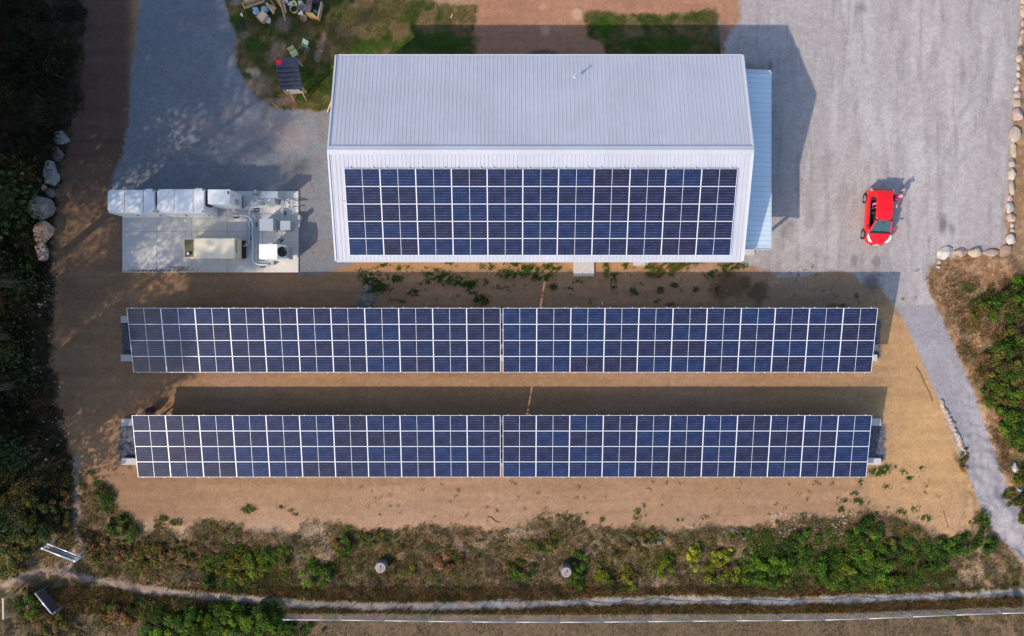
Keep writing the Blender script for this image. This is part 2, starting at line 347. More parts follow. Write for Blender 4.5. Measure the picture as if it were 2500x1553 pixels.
gm, nt, bs = newmat('ground_material')
at_ = N(nt, 'ShaderNodeAttribute', attribute_name='Col')
tc = N(nt, 'ShaderNodeTexCoord')
na = noise_of(nt, 7.0, 8, .75, vec=tc.outputs['Object']); nb = noise_of(nt, 30.0, 5, .8, vec=tc.outputs['Object'])
vo = N(nt, 'ShaderNodeTexVoronoi'); vo.inputs['Scale'].default_value = 14.0; nt.links.new(tc.outputs['Object'], vo.inputs['Vector'])
c1 = mulcol(nt, at_.outputs['Color'], mrange(nt, na.outputs[0], .3, .7, .80, 1.20))
c1 = mulcol(nt, c1, mrange(nt, nb.outputs[0], .3, .7, .70, 1.32))
sp = N(nt, 'ShaderNodeSeparateColor'); nt.links.new(vo.outputs['Color'], sp.inputs[0])
peb = N(nt, 'ShaderNodeMath', operation='LESS_THAN'); nt.links.new(vo.outputs['Distance'], peb.inputs[0]); peb.inputs[1].default_value = .22
pr = N(nt, 'ShaderNodeMath', operation='GREATER_THAN'); nt.links.new(sp.outputs[0], pr.inputs[0]); pr.inputs[1].default_value = .93
pm = N(nt, 'ShaderNodeMath', operation='MULTIPLY'); nt.links.new(peb.outputs[0], pm.inputs[0]); nt.links.new(pr.outputs[0], pm.inputs[1])
c1 = mulcol(nt, c1, mrange(nt, pm.outputs[0], 0, 1, 1, 1.45))
nd_ = noise_of(nt, 4.5, 9, .8, vec=tc.outputs['Object']); c1 = mulcol(nt, c1, mrange(nt, nd_.outputs[0], .60, .68, 1, .62)); nt.links.new(c1, bs.inputs['Base Color']); bs.inputs['Roughness'].default_value = .95; bs.inputs['Specular IOR Level'].default_value = .15
bumpit(nt, bs, nb.outputs[0], .6, .02)

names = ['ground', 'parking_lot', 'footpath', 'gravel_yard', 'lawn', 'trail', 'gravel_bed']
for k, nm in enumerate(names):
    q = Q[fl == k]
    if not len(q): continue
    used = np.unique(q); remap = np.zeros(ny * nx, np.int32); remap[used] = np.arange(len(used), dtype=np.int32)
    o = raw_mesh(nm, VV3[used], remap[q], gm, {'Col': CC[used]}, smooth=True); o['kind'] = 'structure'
def ground_label(px, py):
    p = P(px, py); i = int(round((p.x + 36) / st)) + len(ext); j = int(round((p.y + 23) / st)) + len(ext)
    return label[min(max(j, 0), ny - 1), min(max(i, 0), nx - 1)]
def field(F, X, Y):
    i = np.clip(np.round((X + 36) / st).astype(int) + len(ext), 0, nx - 1); j = np.clip(np.round((Y + 23) / st).astype(int) + len(ext), 0, ny - 1)
    return F[j, i]
# ------------------------------------------------------------------ solar panels
def panel_mats():
    m, nt, bs = newmat('solar_cells')
    tc = N(nt, 'ShaderNodeTexCoord'); sx = N(nt, 'ShaderNodeSeparateXYZ'); nt.links.new(tc.outputs['Object'], sx.inputs[0])
    def line(src, pitch, w, off=0.0):
        a = N(nt, 'ShaderNodeMath', operation='MULTIPLY_ADD'); nt.links.new(src, a.inputs[0]); a.inputs[1].default_value = 1 / pitch; a.inputs[2].default_value = off
        f = N(nt, 'ShaderNodeMath', operation='FRACT'); nt.links.new(a.outputs[0], f.inputs[0])
        l = N(nt, 'ShaderNodeMath', operation='LESS_THAN'); nt.links.new(f.outputs[0], l.inputs[0]); l.inputs[1].default_value = w / pitch
        return l.outputs[0]
    rows = line(sx.outputs['Y'], .1655, .012, .036); cols = line(sx.outputs['X'], .0835, .007, .02)
    oi = N(nt, 'ShaderNodeObjectInfo')
    cr = N(nt, 'ShaderNodeValToRGB'); nt.links.new(oi.outputs['Random'], cr.inputs[0])
    el = cr.color_ramp.elements; el[0].position = 0; el[0].color = (.008, .020, .070, 1); el[1].position = 1; el[1].color = (.014, .012, .034, 1)
    e = el.new(.45); e.color = (.011, .016, .052, 1); e = el.new(.8); e.color = (.012, .014, .042, 1)
    nn = noise_of(nt, 1.2, 3, .5); c = mulcol(nt, cr.outputs[0], mrange(nt, nn.outputs[0], .3, .7, .75, 1.3))
    nr = noise_of(nt, 2.3, 2, .5); fr = N(nt, 'ShaderNodeMath', operation='MULTIPLY'); nt.links.new(rows, fr.inputs[0]); nt.links.new(mrange(nt, nr.outputs[0], .35, .65, .15, .9), fr.inputs[1])
    c = mixcol(nt, fr.outputs[0], c, (.20, .23, .32)); fc = N(nt, 'ShaderNodeMath', operation='MULTIPLY'); nt.links.new(cols, fc.inputs[0]); fc.inputs[1].default_value = .45
    c = mixcol(nt, fc.outputs[0], c, (.10, .12, .20)); nt.links.new(c, bs.inputs['Base Color'])
    bs.inputs['Roughness'].default_value = .09; bs.inputs['IOR'].default_value = 1.42
    return m
M_cell = panel_mats()
M_frame = mat('panel_frame', (.80, .80, .82), .35, .1, .04)
M_galv = mat('galvanised', (.52, .54, .57), .42, .55, .10, 9)
M_conc = mat('concrete', (.50, .485, .46), .85, 0, .12, 5, .2)
PW, PH = 2.10, 1.035
def mk_panel():
    a = MB(); a.box(-PW / 2 + .02, PW / 2 - .02, -PH / 2 + .02, PH / 2 - .02, -.02, .0); 
    g = a.build('solar_panel', M_cell)
    f = MB(); w = .018; ww = .026
    f.box(-PW / 2, PW / 2, -PH / 2, -PH / 2 + w, -.035, .006); f.box(-PW / 2, PW / 2, PH / 2 - w, PH / 2, -.035, .006)
    f.box(-PW / 2, -PW / 2 + ww, -PH / 2 + w, PH / 2 - w, -.035, .006); f.box(PW / 2 - ww, PW / 2, -PH / 2 + w, PH / 2 - w, -.035, .006)
    f.box(-.010, .010, -PH / 2 + w, PH / 2 - w, .0, .003)
    fo = f.build('panel_frame', M_frame); return g, fo
pg_proto, pf_proto = mk_panel(); first_panel = [True]
def place_panel(parent, M):
    if first_panel[0]: g, f = pg_proto, pf_proto; first_panel[0] = False
    else: g, f = inst(pg_proto), inst(pf_proto)
    g.parent = parent; g.matrix_local = M; f.parent = g; f.matrix_local = Matrix.Identity(4)
def slope_frame(x0, y_top, z_top, y_bot, z_bot):
    """matrix whose x runs east, y runs up the slope, origin at the low west corner"""
    ey = Vector((0, y_top - y_bot, z_top - z_bot)).normalized(); ex = Vector((1, 0, 0)); ez = ex.cross(ey)
    return Matrix(((ex.x, ey.x, ez.x, x0), (ex.y, ey.y, ez.y, y_bot), (ex.z, ey.z, ez.z, z_bot), (0, 0, 0, 1)))
def fill(parent, base, W, L, nc, nr):
    for i in range(nc):
        for j in range(nr):
            sx = W / nc / (PW + .006); sy = L / nr / (PH + .006)
            place_panel(parent, base @ Matrix.Translation((W * (i + .5) / nc, L * (j + .5) / nr, random.uniform(-.002, .002))) @ Matrix.Diagonal((sx, sy, 1, 1)) @ Matrix.Rotation(random.uniform(-.004, .004), 4, 'X'))

ROWS = [dict(xl=-23.91, xr=22.70, yt=.62, zt=3.1, yb=-3.43, zb=2.2, beams=[(.15, -.31), (-2.40, -2.83)], bx=(-25.65, 23.95), nm='upper'),
        dict(xl=-24.07, xr=22.79, yt=-6.16, zt=2.1, yb=-10.24, zb=1.25, beams=[(-6.60, -7.06), (-9.20, -9.62)], bx=(-25.6, 24.2), nm='lower')]
for ri, r in enumerate(ROWS):
    mid = (r['xl'] + r['xr']) / 2 - (.04 if ri == 0 else .02); L = math.hypot(r['yt'] - r['yb'], r['zt'] - r['zb'])
    for side in (0, 1):
        x0, x1 = (r['xl'], mid - .07) if side == 0 else (mid + .07, r['xr'])
        root = empty('ground_mounted_solar_array', (x0, r['yb'], 0))
        tag(root, ['west half of the %s row of ground mounted solar panels on concrete beams', 'east half of the %s row of ground mounted solar panels on concrete beams'][side] % r['nm'], 'solar array', 'ground mounted solar arrays south of the building')
        B = slope_frame(0, r['yt'] - r['yb'], r['zt'], 0, r['zb'])
        fill(root, B, x1 - x0, L, 11, 4)
        # rails, purlins, posts and braces under the panels
        m = MB()
        for t in (.18, .42, .66, .90):
            c = B @ Vector((0, L * t, -.085)); m.box(-.05, x1 - x0 + .05, c.y - .03, c.y + .03, c.z - .04, c.z + .04)
        m.build('purlin', M_galv, root)
        cl = MB()
        for i in range(22):
            xx = (x1 - x0) * (i + (.30 if i % 2 == 0 else .62)) / 22
            for t, e in ((1, .055), (0, -.055)):
                c = B @ Vector((xx, L * t + e / 2, -.02)); cl.obox(c, (.035, .06, .05))
        cl.build('end_clamp', M_frame, root)
        npost = 8
        for k in range(npost):
            xx = .5 + (x1 - x0 - 1.0) * k / (npost - 1)
            p = MB(); bm_ = MB()
            for bi, (ya, yb_) in enumerate(r['beams']):
                yy = (ya + yb_) / 2 - r['yb']; t = yy / (r['yt'] - r['yb']); zt = r['zb'] + (r['zt'] - r['zb']) * t - .20
                q = MB(); q.box(xx - .05, xx + .05, yy - .05, yy + .05, .29, zt); q.build('post', M_galv, root)
            a = B @ Vector((xx, L * .04, -.16)); b = B @ Vector((xx, L * .96, -.16)); bm_.bar(a, b, .07, .09); bm_.build('rafter', M_galv, root)
        # each row's two beams are separate concrete things
    for bi, (ya, yb_) in enumerate(r['beams']):
        m = MB(); bxl, bxr = r['bx']
        if ri == 0: bxl += .0 if bi == 1 else .0; bxr += -.25 if bi == 0 else 0
        seg = 2; 
        m.box(bxl, mid - .3, yb_, ya, -.1, .30); m.box(mid - .29, bxr, yb_, ya, -.1, .30)
        o = m.build('concrete_beam', M_conc, bevel=.015)
        tag(o, 'long concrete footing beam under the %s edge of the %s solar row' % (['high north', 'low south'][bi], r['nm']), 'concrete beam', 'concrete footing beams under the solar arrays')

# ------------------------------------------------------------------ the metal building
def metal_roof_mat(name, col, along):
    m, nt, bs = newmat(name); tc = N(nt, 'ShaderNodeTexCoord')
    mp = N(nt, 'ShaderNodeMapping'); mp.inputs['Scale'].default_value = (1, .12, 1) if along == 'y' else (.12, 1, 1); nt.links.new(tc.outputs['Object'], mp.inputs[0])
    n = noise_of(nt, 5, 5, .6, vec=mp.outputs[0]); n2_ = noise_of(nt, .35, 3, .5); oi = N(nt, 'ShaderNodeObjectInfo')
    rgb = N(nt, 'ShaderNodeRGB'); rgb.outputs[0].default_value = (*col, 1)
    c = mulcol(nt, rgb.outputs[0], mrange(nt, n.outputs[0], .3, .7, .96, 1.04)); c = mulcol(nt, c, mrange(nt, n2_.outputs[0], .3, .7, .94, 1.05)); c = mulcol(nt, c, mrange(nt, oi.outputs['Random'], 0, 1, .98, 1.02))
    nt.links.new(c, bs.inputs['Base Color']); bs.inputs['Roughness'].default_value = .42; bs.inputs['Specular IOR Level'].default_value = .5; return m
M_roof = metal_roof_mat('roof_metal', (.46, .475, .525), 'y'); M_roof2 = metal_roof_mat('porch_roof_metal', (.58, .69, .76), 'x')
M_rib_shade = mat('rib_shade', (.33, .35, .40), .7)  # strip colour standing in for the shade beside the roof ribs
M_wall = mat('wall_cladding', (.55, .56, .58), .55); M_trim = mat('trim', (.56, .565, .60), .45, 0, .03)
M_glass = mat('dark_glass', (.03, .04, .05), .06); M_dark = mat('dark', (.015, .015, .017), .6)
bx0, bx1 = -10.62, 13.93; yN, yS, yR = 15.84, 3.50, 9.72; zE, zR = 4.35, 6.40
bld = empty('metal_building', ((bx0 + bx1) / 2, yR, 0), 0, 'long white metal building with ribbed gable roof and rooftop solar panels', 'building'); O = Vector(bld.location)
def bpart(m, name, mats, parent=None, **k):
    o = m.build(name, mats, parent or bld, **k)
    if parent is None: o.location = -O
    return o
def ribbed(name_parent, A, ex, ey, W, Ls, sheet, pitch, mats, ribw=.014, ribh=.012):
    """sheets laid side by side along ex (width W), each running Ls along ey, ribs every pitch; one object per sheet"""
    ex, ey = Vector(ex).normalized(), Vector(ey).normalized(); ez = ex.cross(ey)
    if ez.z < 0: ez = -ez
    n = int(math.ceil(W / sheet - .001)); out = []
    for i in range(n):
        a = i * sheet; b = min(W, a + sheet) - .006; m = MB(); pr = [(a, 0)]; x = a + pitch * .5
        while x < b - .03:
            pr += [(x - ribw * 1.3, 0), (x - ribw * .6, ribh), (x + ribw * .6, ribh), (x + ribw * 1.3, 0)]; x += pitch
        pr.append((b, 0)); vs = []
        for (u, h) in pr:
            for s in (0, Ls): vs.append(A + ex * u + ez * h + ey * s)
        fs = []; mi = []
        k = len(pr)
        for j in range(k - 1): fs.append((2 * j, 2 * j + 1, 2 * j + 3, 2 * j + 2)); mi.append(0)
        m.add(vs, fs, 0)
        # dark strip painting each rib's shaded side along its leeward foot
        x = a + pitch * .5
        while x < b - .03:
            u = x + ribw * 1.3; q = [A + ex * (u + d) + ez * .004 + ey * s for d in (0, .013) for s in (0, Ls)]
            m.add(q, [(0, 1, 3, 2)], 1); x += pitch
        o = m.build('roof_sheet', mats, name_parent); o.location = -O if name_parent.parent is None else (0, 0, 0); out.append(o)
    return out
slopeS = Vector((0, yS - yR, zE - zR)); slopeN = Vector((0, yN - yR, zE - zR))
def slab(name, a, ex, ey, W, L, t, mats, parent=None):
    ex, ey = Vector(ex).normalized(), Vector(ey).normalized(); ez = ex.cross(ey); ez = ez if ez.z > 0 else -ez
    vs = [Vector(a) + ex * u + ey * v - ez * w for w in (.004, t) for v in (0, L) for u in (0, W)]
    m = MB(); m.add(vs, [(0, 2, 3, 1), (4, 5, 7, 6), (0, 1, 5, 4), (2, 6, 7, 3), (0, 4, 6, 2), (1, 3, 7, 5)]); return bpart(m, name, mats, parent)
A = Vector((bx0, yR, zR))
rs = slab('roof_slope', A, (1, 0, 0), slopeS, bx1 - bx0, slopeS.length, .10, M_trim); rs['label'] = 'south roof slope carrying the solar panels'
rn = slab('roof_slope', A, (1, 0, 0), slopeN, bx1 - bx0, slopeN.length, .10, M_trim); rn['label'] = 'bare north roof slope'
ribbed(rs, A, (1, 0, 0), slopeS, bx1 - bx0, slopeS.length + .03, .96, .24, [M_roof, M_rib_shade])
ribbed(rn, A, (1, 0, 0), slopeN, bx1 - bx0, slopeN.length + .03, .96, .24, [M_roof, M_rib_shade])
m = MB()                                                        # ridge cap
for sl in (slopeS, slopeN):
    d = sl.normalized(); a = A + Vector((-.03, 0, .075)); vs = [a + Vector((u, 0, 0)) + d * v + Vector((0, 0, w)) for w in (0, -.03) for v in (0, .27) for u in (0, bx1 - bx0 + .06)]
    m.add(vs, [(0, 2, 3, 1), (4, 5, 7, 6), (0, 1, 5, 4), (2, 6, 7, 3), (0, 4, 6, 2), (1, 3, 7, 5)])
bpart(m, 'ridge_cap', M_roof)
for x in (bx0 - .03, bx1 + .03):                                # rake trim and gutters
    for sl in (slopeS, slopeN): m = MB(); m.bar(Vector((x, yR, zR - .02)) + sl * .002, Vector((x, yR, zR - .02)) + sl * 1.005, .10, .16); bpart(m, 'rake_trim', M_trim)
for y, s in ((yS, -1), (yN, 1)):
    m = MB(); m.box(bx0, bx1, min(y, y + s * .12), max(y, y + s * .12), zE - .16, zE - .04); bpart(m, 'gutter', M_trim)
# walls with real openings left for the doors: boxes butted together
wx0, wx1, wy0, wy1 = bx0 + .45, bx1 - .40, yS + .42, yN - .42; wt = .2
m = MB(); m.box(wx0, wx1, wy0, wy0 + wt, -.1, 4.32); m.box(wx0, wx1, wy1 - wt, wy1, -.1, 4.32); m.box(wx0, wx0 + wt, wy0 + wt, wy1 - wt, -.1, 4.32); m.box(wx1 - wt, wx1, wy0 + wt, wy1 - wt, -.1, 4.32)
for x in (wx0, wx1 - wt):
    m.add([(x + dx, y, z) for dx in (0, wt) for (y, z) in ((wy0, 4.33), (wy1, 4.33), (yR, 6.18))], [(0, 1, 2), (3, 5, 4), (0, 3, 4, 1), (1, 4, 5, 2), (2, 5, 3, 0)])
bpart(m, 'wall', M_wall)
m = MB(); x = wx0
while x < wx1:
    for y in (wy0 - .012, wy1 + .012): m.box(x, x + .03, min(y, y - .001) - .011, max(y, y) + .011, .0, 4.3)
    x += .3
o = bpart(m, 'wall_rib', M_wall); o['kind'] = 'stuff'
def door(x, y, w, h, name='door', face=-1):
    m = MB(); m.box(x - w / 2, x + w / 2, y + face * .05, y + face * .001, .12, h); d = bpart(m, name, mat('door_paint', (.35, .37, .40), .4))
    q = MB(); q.obox((x + w * .4, y + face * .09, 1.1), (.04, .07, .14)); h_ = q.build('handle', M_galv, d)
def window(x, y, w, h, z, face=-1):
    m = MB(); m.box(x - w / 2, x + w / 2, y + face * .05, y + face * .001, z, z + h); f = bpart(m, 'window', M_trim)
    q = MB(); q.box(x - w / 2 + .06, x + w / 2 - .06, y + face * .07, y + face * .051, z + .06, z + h - .06); q.build('pane', M_glass, f)
P1 = P(1425, 650); door(P1.x, wy0 - .02, 1.0, 2.2); door(P(1564, 645).x, wy0 - .02, 1.0, 2.2)
for x in (-7, -3, .5, 8.5, 11.5): window(x, wy0 - .02, 1.2, 1.0, 1.4); window(x + .7, wy1 + .02, 1.2, 1.0, 1.4, 1)
m = MB(); m.box(2, 6, wy1 + .001, wy1 + .05, .05, 3.4)
big = bpart(m, 'overhead_door', M_trim)
for k in range(6):
    q = MB(); q.box(2.02, 5.98, wy1 + .052, wy1 + .07, .08 + k * .55, .58 + k * .55); q.build('door_panel', M_trim, big)
# roof solar: 11 x 5
zt, zb = 6.17, 4.53; root = empty('rooftop_solar_array', (-9.79, 3.775, zb), 0, 'rooftop solar array of fifty-five panels on the building\'s south slope', 'solar array')
Bt = slope_frame(0, 8.69 - 3.775, zt - zb, 0, 0); Lr = math.hypot(8.69 - 3.775, zt - zb); fill(root, Bt, 22.93, Lr, 11, 5)
m = MB()
for t in (.05, .25, .45, .65, .85, .97):
    c = Bt @ Vector((0, Lr * t, -.06)); m.box(-.0, 22.9, c.y - .02, c.y + .02, c.z - .045, c.z + .005)
m.build('rail', M_galv, root)
m = MB()
for i in range(22):
    xx = 22.93 * (i + (.36 if i % 2 == 0 else .64)) / 22
    for t, e in ((1, .10), (0, -.06)): c = Bt @ Vector((xx, Lr * t + e / 2, -.045)); m.obox(c, (.035, abs(e) + .03, .05))
m.build('mounting_foot', M_frame, root)
m = MB(); m.bar(Bt @ Vector((-.25, Lr * .62, -.05)), Bt @ Vector((.05, Lr * .62, -.05)), .05); m.build('conduit_stub', M_frame, root)
# vent pipe on the north slope
pv = P(1404, 186, 5.35)
vp = empty('roof_vent_pipe', pv, 0, 'small roof vent pipe on the bare north roof slope', 'vent pipe')
m = MB(); m.tube([(0, 0, -.15), (0, 0, .32)], .04, 12); m.build('pipe', M_dark, vp)
m = MB(); m.lathe((0, 0, .30), [(.05, 0), (.06, .02), (.04, .05), (.0, .06)], 12); m.build('cap', M_trim, vp)
m = MB(); m.lathe((0, 0, -.07), [(.10, 0), (.08, .03), (.045, .09)], 12); m.build('boot', M_trim, vp)
# lean-to porch on the east gable
px0, px1, py0, py1 = wx1 - .02, 16.05, 4.30, 15.30; pzw, pze = 3.45, 3.0
pr_ = MB(); pr_.add([(px0, py0, pzw), (px1, py0, pze), (px1, py1, pze), (px0, py1, pzw), (px0, py0, pzw - .1), (px1, py0, pze - .1), (px1, py1, pze - .1), (px0, py1, pzw - .1)], [(0, 1, 2, 3), (7, 6, 5, 4), (0, 4, 5, 1), (1, 5, 6, 2), (2, 6, 7, 3), (3, 7, 4, 0)])
pr = bpart(pr_, 'porch_roof', M_trim)
exx = Vector((px1 - px0, 0, pze - pzw)); ribbed(pr, Vector((px0, py0, pzw + .006)), (0, 1, 0), exx, py1 - py0, exx.length + .03, .9168, .3056, [M_roof2, M_rib_shade], .016, .016)
m = MB(); m.box(px1 - .02, px1 + .09, py0, py1, pze - .12, pze - .01); m.build('porch_gutter', M_trim, pr)
m = MB(); m.bar((px0, py1 + .03, pzw + .02), (px1, py1 + .03, pze + .02), .09, .10); m.bar((px0, py0 - .03, pzw + .02), (px1, py0 - .03, pze + .02), .05, .08); m.build('porch_trim', M_trim, pr)
for y in (4.7, 8.0, 11.5, 15.0):
    m = MB(); m.box(px1 - .35, px1 - .2, y - .08, y + .08, .0, 2.93); bpart(m, 'porch_post', M_wall)
# stoops
def slabthing(name, x0, x1, y0, y1, h, label, cat='concrete slab', grp=None):
    a = P(x0, y1); b = P(x1, y0); m = MB(); m.box(a.x, b.x, a.y, b.y, -.1, h); return tag(m.build(name, M_conc, bevel=.012), label, cat, grp)
slabthing('concrete_stoop', 1400, 1450, 600, 675, .14, 'square concrete landing below the building\'s south door')
s2 = slabthing('concrete_stoop', 1545, 1584, 600, 643, .16, 'small concrete step at the south wall beside the yellow weeds')
m = MB(); a = P(1546, 649); b = P(1583, 600); m.box(a.x, b.x, a.y, b.y, -.1, .08); m.build('lower_step', M_conc, s2)
slabthing('concrete_stoop', 1815, 1841, 560, 623, .12, 'pale concrete corner slab poking out below the blue porch roof')
# ------------------------------------------------------------------ equipment pad
M_pad = mat('pad_concrete', (.62, .60, .56), .85, 0, .10, 2.2, .15, objvar=.03)
M_white = mat('white_enamel', (.84, .83, .81), .35, 0, .03, 2); M_grey = mat('grey_enamel', (.40, .44, .48), .4, 0, .05, 3)
M_lblue = mat('pale_grey_enamel', (.36, .41, .46), .4, 0, .05, 3); M_beige = mat('beige_enamel', (.80, .71, .52), .4, 0, .03, 2)
M_beige2 = mat('beige_side', (.62, .56, .42), .5, 0, .04, 2); M_olive = mat('olive_mesh', (.17, .14, .065), .7, 0, .3, 30)
M_cond = mat('conduit_metal', (.47, .52, .58), .4, .15, .06, 8); M_blk = mat('black_rubber', (.02, .022, .03), .7)
pad = empty('equipment_pad', P(515, 565), 0, 'rectangular concrete equipment pad west of the metal building', 'concrete pad'); PO = Vector(pad.location)
xs = [300, 384.6, 469.5, 556, 642, 729.5]; ys = [467, 566, 665.5]; PZ = .10
for i in range(5):
    for j in range(2):
        a = P(xs[i], ys[j + 1]); b = P(xs[i + 1], ys[j]); m = MB(); m.box(a.x + .006, b.x - .006, a.y + .006, b.y - .006, -.1, PZ); o = m.build('slab', M_pad, pad, bevel=.01); o.location = -PO
def stain():
    pass
def cabinet(name, x0, x1, y0, y1, z, label, mt, grp=None, cat='electrical cabinet', z0=PZ):
    """top rectangle given in photograph pixels at height z"""
    a = P(x0, y1, z); b = P(x1, y0, z); r = empty(name, ((a.x + b.x) / 2, (a.y + b.y) / 2, z0), 0, label, cat, grp)
    w, d, h = b.x - a.x, b.y - a.y, z - z0; m = MB(); m.box(-w / 2, w / 2, -d / 2, d / 2, .06, h); m.build('body', mt, r, bevel=.015)
    m = MB(); m.box(-w / 2 + .05, w / 2 - .05, -d / 2 + .05, d / 2 - .05, 0, .059); m.build('plinth', M_grey, r); return r, w, d, h
gb_ = 'white battery cabinets on the equipment pad'
for (x0, x1, y0, y1, lab) in [(263, 376.5, 463.5, 519, 'westernmost white battery cabinet overhanging the pad corner'), (383.7, 498, 462, 519, 'middle white battery cabinet beside the smaller cabinet')]:
    r, w, d, h = cabinet('battery_cabinet', x0, x1, y0, y1, 2.6, lab, M_white, gb_)
    m = MB(); m.box(-w / 2 + .01, -w / 2 + w * .36, -d / 2 + .01, d / 2 - .01, h, h + .02); m.build('roof_sheet', M_white, r, bevel=.004)
    m = MB(); m.box(-w / 2 + w * .775, w / 2 - .01, -d / 2 + .01, d / 2 - .01, h, h + .02); m.build('roof_sheet', M_white, r, bevel=.004)
    m = MB(); m.box(-w / 2 + w * .37, -w / 2 + w * .765, -d / 2 + .04, d / 2 - .09, h, h + .025); hp = m.build('roof_hatch', M_white, r, bevel=.005)
    for (u, v) in ((0, -.38), (0, .36), (-.18, 0), (.18, 0)): m = MB(); m.obox((w * (.567 - .5) + u * w, v * d, h + .034), (.10 if v else .03, .03 if v else .10, .015)); m.build('latch', M_grey, hp)
    for sx in (-1, 1):
        for sy in (-1, 1): m = MB(); m.obox((sx * (w / 2 - .06), sy * (d / 2 - .06), h + .035), (.07, .07, .045)); m.build('lifting_lug', M_dark, r)
    for u in (.365, .77): m = MB(); m.box(-w / 2 + w * u - .012, -w / 2 + w * u + .012, -d / 2 + .02, d / 2 - .02, h + .001, h + .012); m.build('roof_seam', M_dark, r)
    m = MB(); m.box(w / 2 + .002, w / 2 + .19, -d / 2 + .45, d / 2 - .06, h - .9, h - .25); m.build('gap_shade_box', M_dark, r)  # dark box added to stand in for the shade in the cabinet gap
    m = MB(); m.box(w / 2 - .55, w / 2 - .15, d / 2 + .001, d / 2 + .06, h - .3, h - .02); m.build('cable_hood', M_white, r)
    for k in range(2):
        m = MB(); m.box(-w / 2 + .05 + k * w / 2, -w / 2 + w / 2 - .03 + k * w / 2, -d / 2 - .02, -d / 2 - .001, .15, h - .12); dd = m.build('door', M_white, r)
        q = MB(); q.obox((-w / 2 + w / 2 - .15 + k * w / 2, -d / 2 - .04, h / 2), (.04, .04, .25)); q.build('handle', M_dark, dd)
r, w, d, h = cabinet('inverter_cabinet', 507, 561, 462.5, 498, 2.55, 'small white inverter cabinet with conduits leaving its foot', M_white)
m = MB(); m.box(w / 2 + .001, w / 2 + .06, -d / 2 + .15, -d / 2 + .45, .9, 1.5); m.build('control_panel', M_lblue, r)
m = MB(); m.box(w / 2 + .001, w / 2 + .012, d * .12, d * .2, 1.9, 2.05); m.build('warning_sticker', mat('red_orange', (.6, .10, .03), .5), r)
m = MB(); m.obox((w / 2 - .1, d * .28, h + .01), (.09, .20, .02), .2); m.build('logo_mark', M_dark, r)
m = MB(); m.box(w / 2 + .001, w / 2 + .03, -d / 2 + .05, d / 2 - .05, .08, .16); m.build('cable_entry', M_dark, r)
# generator
r, w, d, h = cabinet('generator', 448.2, 572.3, 581.8, 630.8, 1.72, 'beige standby generator with olive grille and exhaust outlet', M_beige, None, 'generator')
ga = P(450.6, 627.0, 1.75); gb2 = P(471.8, 585, 1.75); ro = Vector(r.location)
m = MB(); m.box(ga.x - ro.x, gb2.x - ro.x, ga.y - ro.y, gb2.y - ro.y, h + .001, h + .012); gr = m.build('roof_grille', M_olive, r)
m = MB()
for i in range(9):
    x = ga.x - ro.x + (gb2.x - ga.x) * (i + .5) / 9; m.box(x - .012, x + .012, ga.y - ro.y, gb2.y - ro.y, h + .013, h + .026)
for i in range(20):
    y = ga.y - ro.y + (gb2.y - ga.y) * (i + .5) / 20; m.box(ga.x - ro.x, gb2.x - ro.x, y - .01, y + .01, h + .027, h + .037)
m.build('grille_bar', mat('olive_bar', (.30, .26, .13), .6), gr)
e = P(460, 619, 1.85) - ro
m = MB(); m.lathe((e.x, e.y, h + .01), [(.12, 0), (.12, .10), (.095, .10), (.085, .02), (0, .02)], 16); m.lathe((e.x + .12, e.y, h + .02), [(.07, 0), (.07, .05), (0, .05)], 12); m.build('exhaust_outlet', M_dark, r)
m = MB(); m.lathe((e.x - .03, e.y, h + .115), [(.09, 0), (.05, .035), (0, .045)], 14); m.build('exhaust_cap', M_white, r)
m = MB(); m.add([(w / 2 + .001, -d / 2, h - .02), (w / 2 + .001, d / 2, h - .02), (w / 2 + .16, d / 2 - .01, h - .45), (w / 2 + .16, -d / 2 + .01, h - .45), (w / 2 + .001, -d / 2, h - .9), (w / 2 + .001, d / 2, h - .9), (w / 2 + .16, -d / 2 + .01, h - .9), (w / 2 + .16, d / 2 - .01, h - .9)], [(0, 3, 2, 1), (3, 6, 7, 2), (0, 4, 6, 3), (1, 2, 7, 5), (4, 5, 7, 6)]); hood = m.build('end_hood', M_beige2, r)
m = MB(); m.box(w / 2 + .001, w / 2 + .22, -d / 2 + .1, d / 2 - .02, .02, .35); m.build('cable_box', M_dark, r)
fc = bpy.data.curves.new('lettering', 'FONT'); fc.body = 'GENERAC'; fc.size = .17; fc.align_x = 'CENTER'; fc.align_y = 'CENTER'; fc.extrude = .004; fc.space_character = 1.15; fc.offset = .004
fo = bpy.data.objects.new('lettering', fc); COL.objects.link(fo); fo.parent = r; fc.materials.append(M_dark)
nrm = Vector((.43, 0, .16)).normalized(); exv = Vector((0, 1, 0)); eyv = nrm.cross(exv)
if eyv.z < 0: exv = -exv; eyv = nrm.cross(exv)
fo.matrix_local = Matrix(((exv.x, eyv.x, nrm.x, w / 2 + .07), (exv.y, eyv.y, nrm.y, .15), (exv.z, eyv.z, nrm.z, h - .2), (0, 0, 0, 1)))
bpy.context.view_layer.update(); lm = bpy.data.meshes.new_from_object(fo.evaluated_get(bpy.context.evaluated_depsgraph_get())); fm = bpy.data.objects.new('lettering', lm); COL.objects.link(fm); fm.parent = r; fm.matrix_local = fo.matrix_local.copy(); bpy.data.objects.remove(fo); fm.name = 'lettering'
for k in range(4):
    q = MB(); q.box(-w / 2 + .3 + k * .75, -w / 2 + .95 + k * .75, -d / 2 - .022, -d / 2 - .001, .2, h - .2); dd = q.build('side_door', M_beige, r); q = MB(); q.obox((-w / 2 + .4 + k * .75, -d / 2 - .035, h / 2), (.08, .025, .12)); q.build('latch', M_dark, dd)
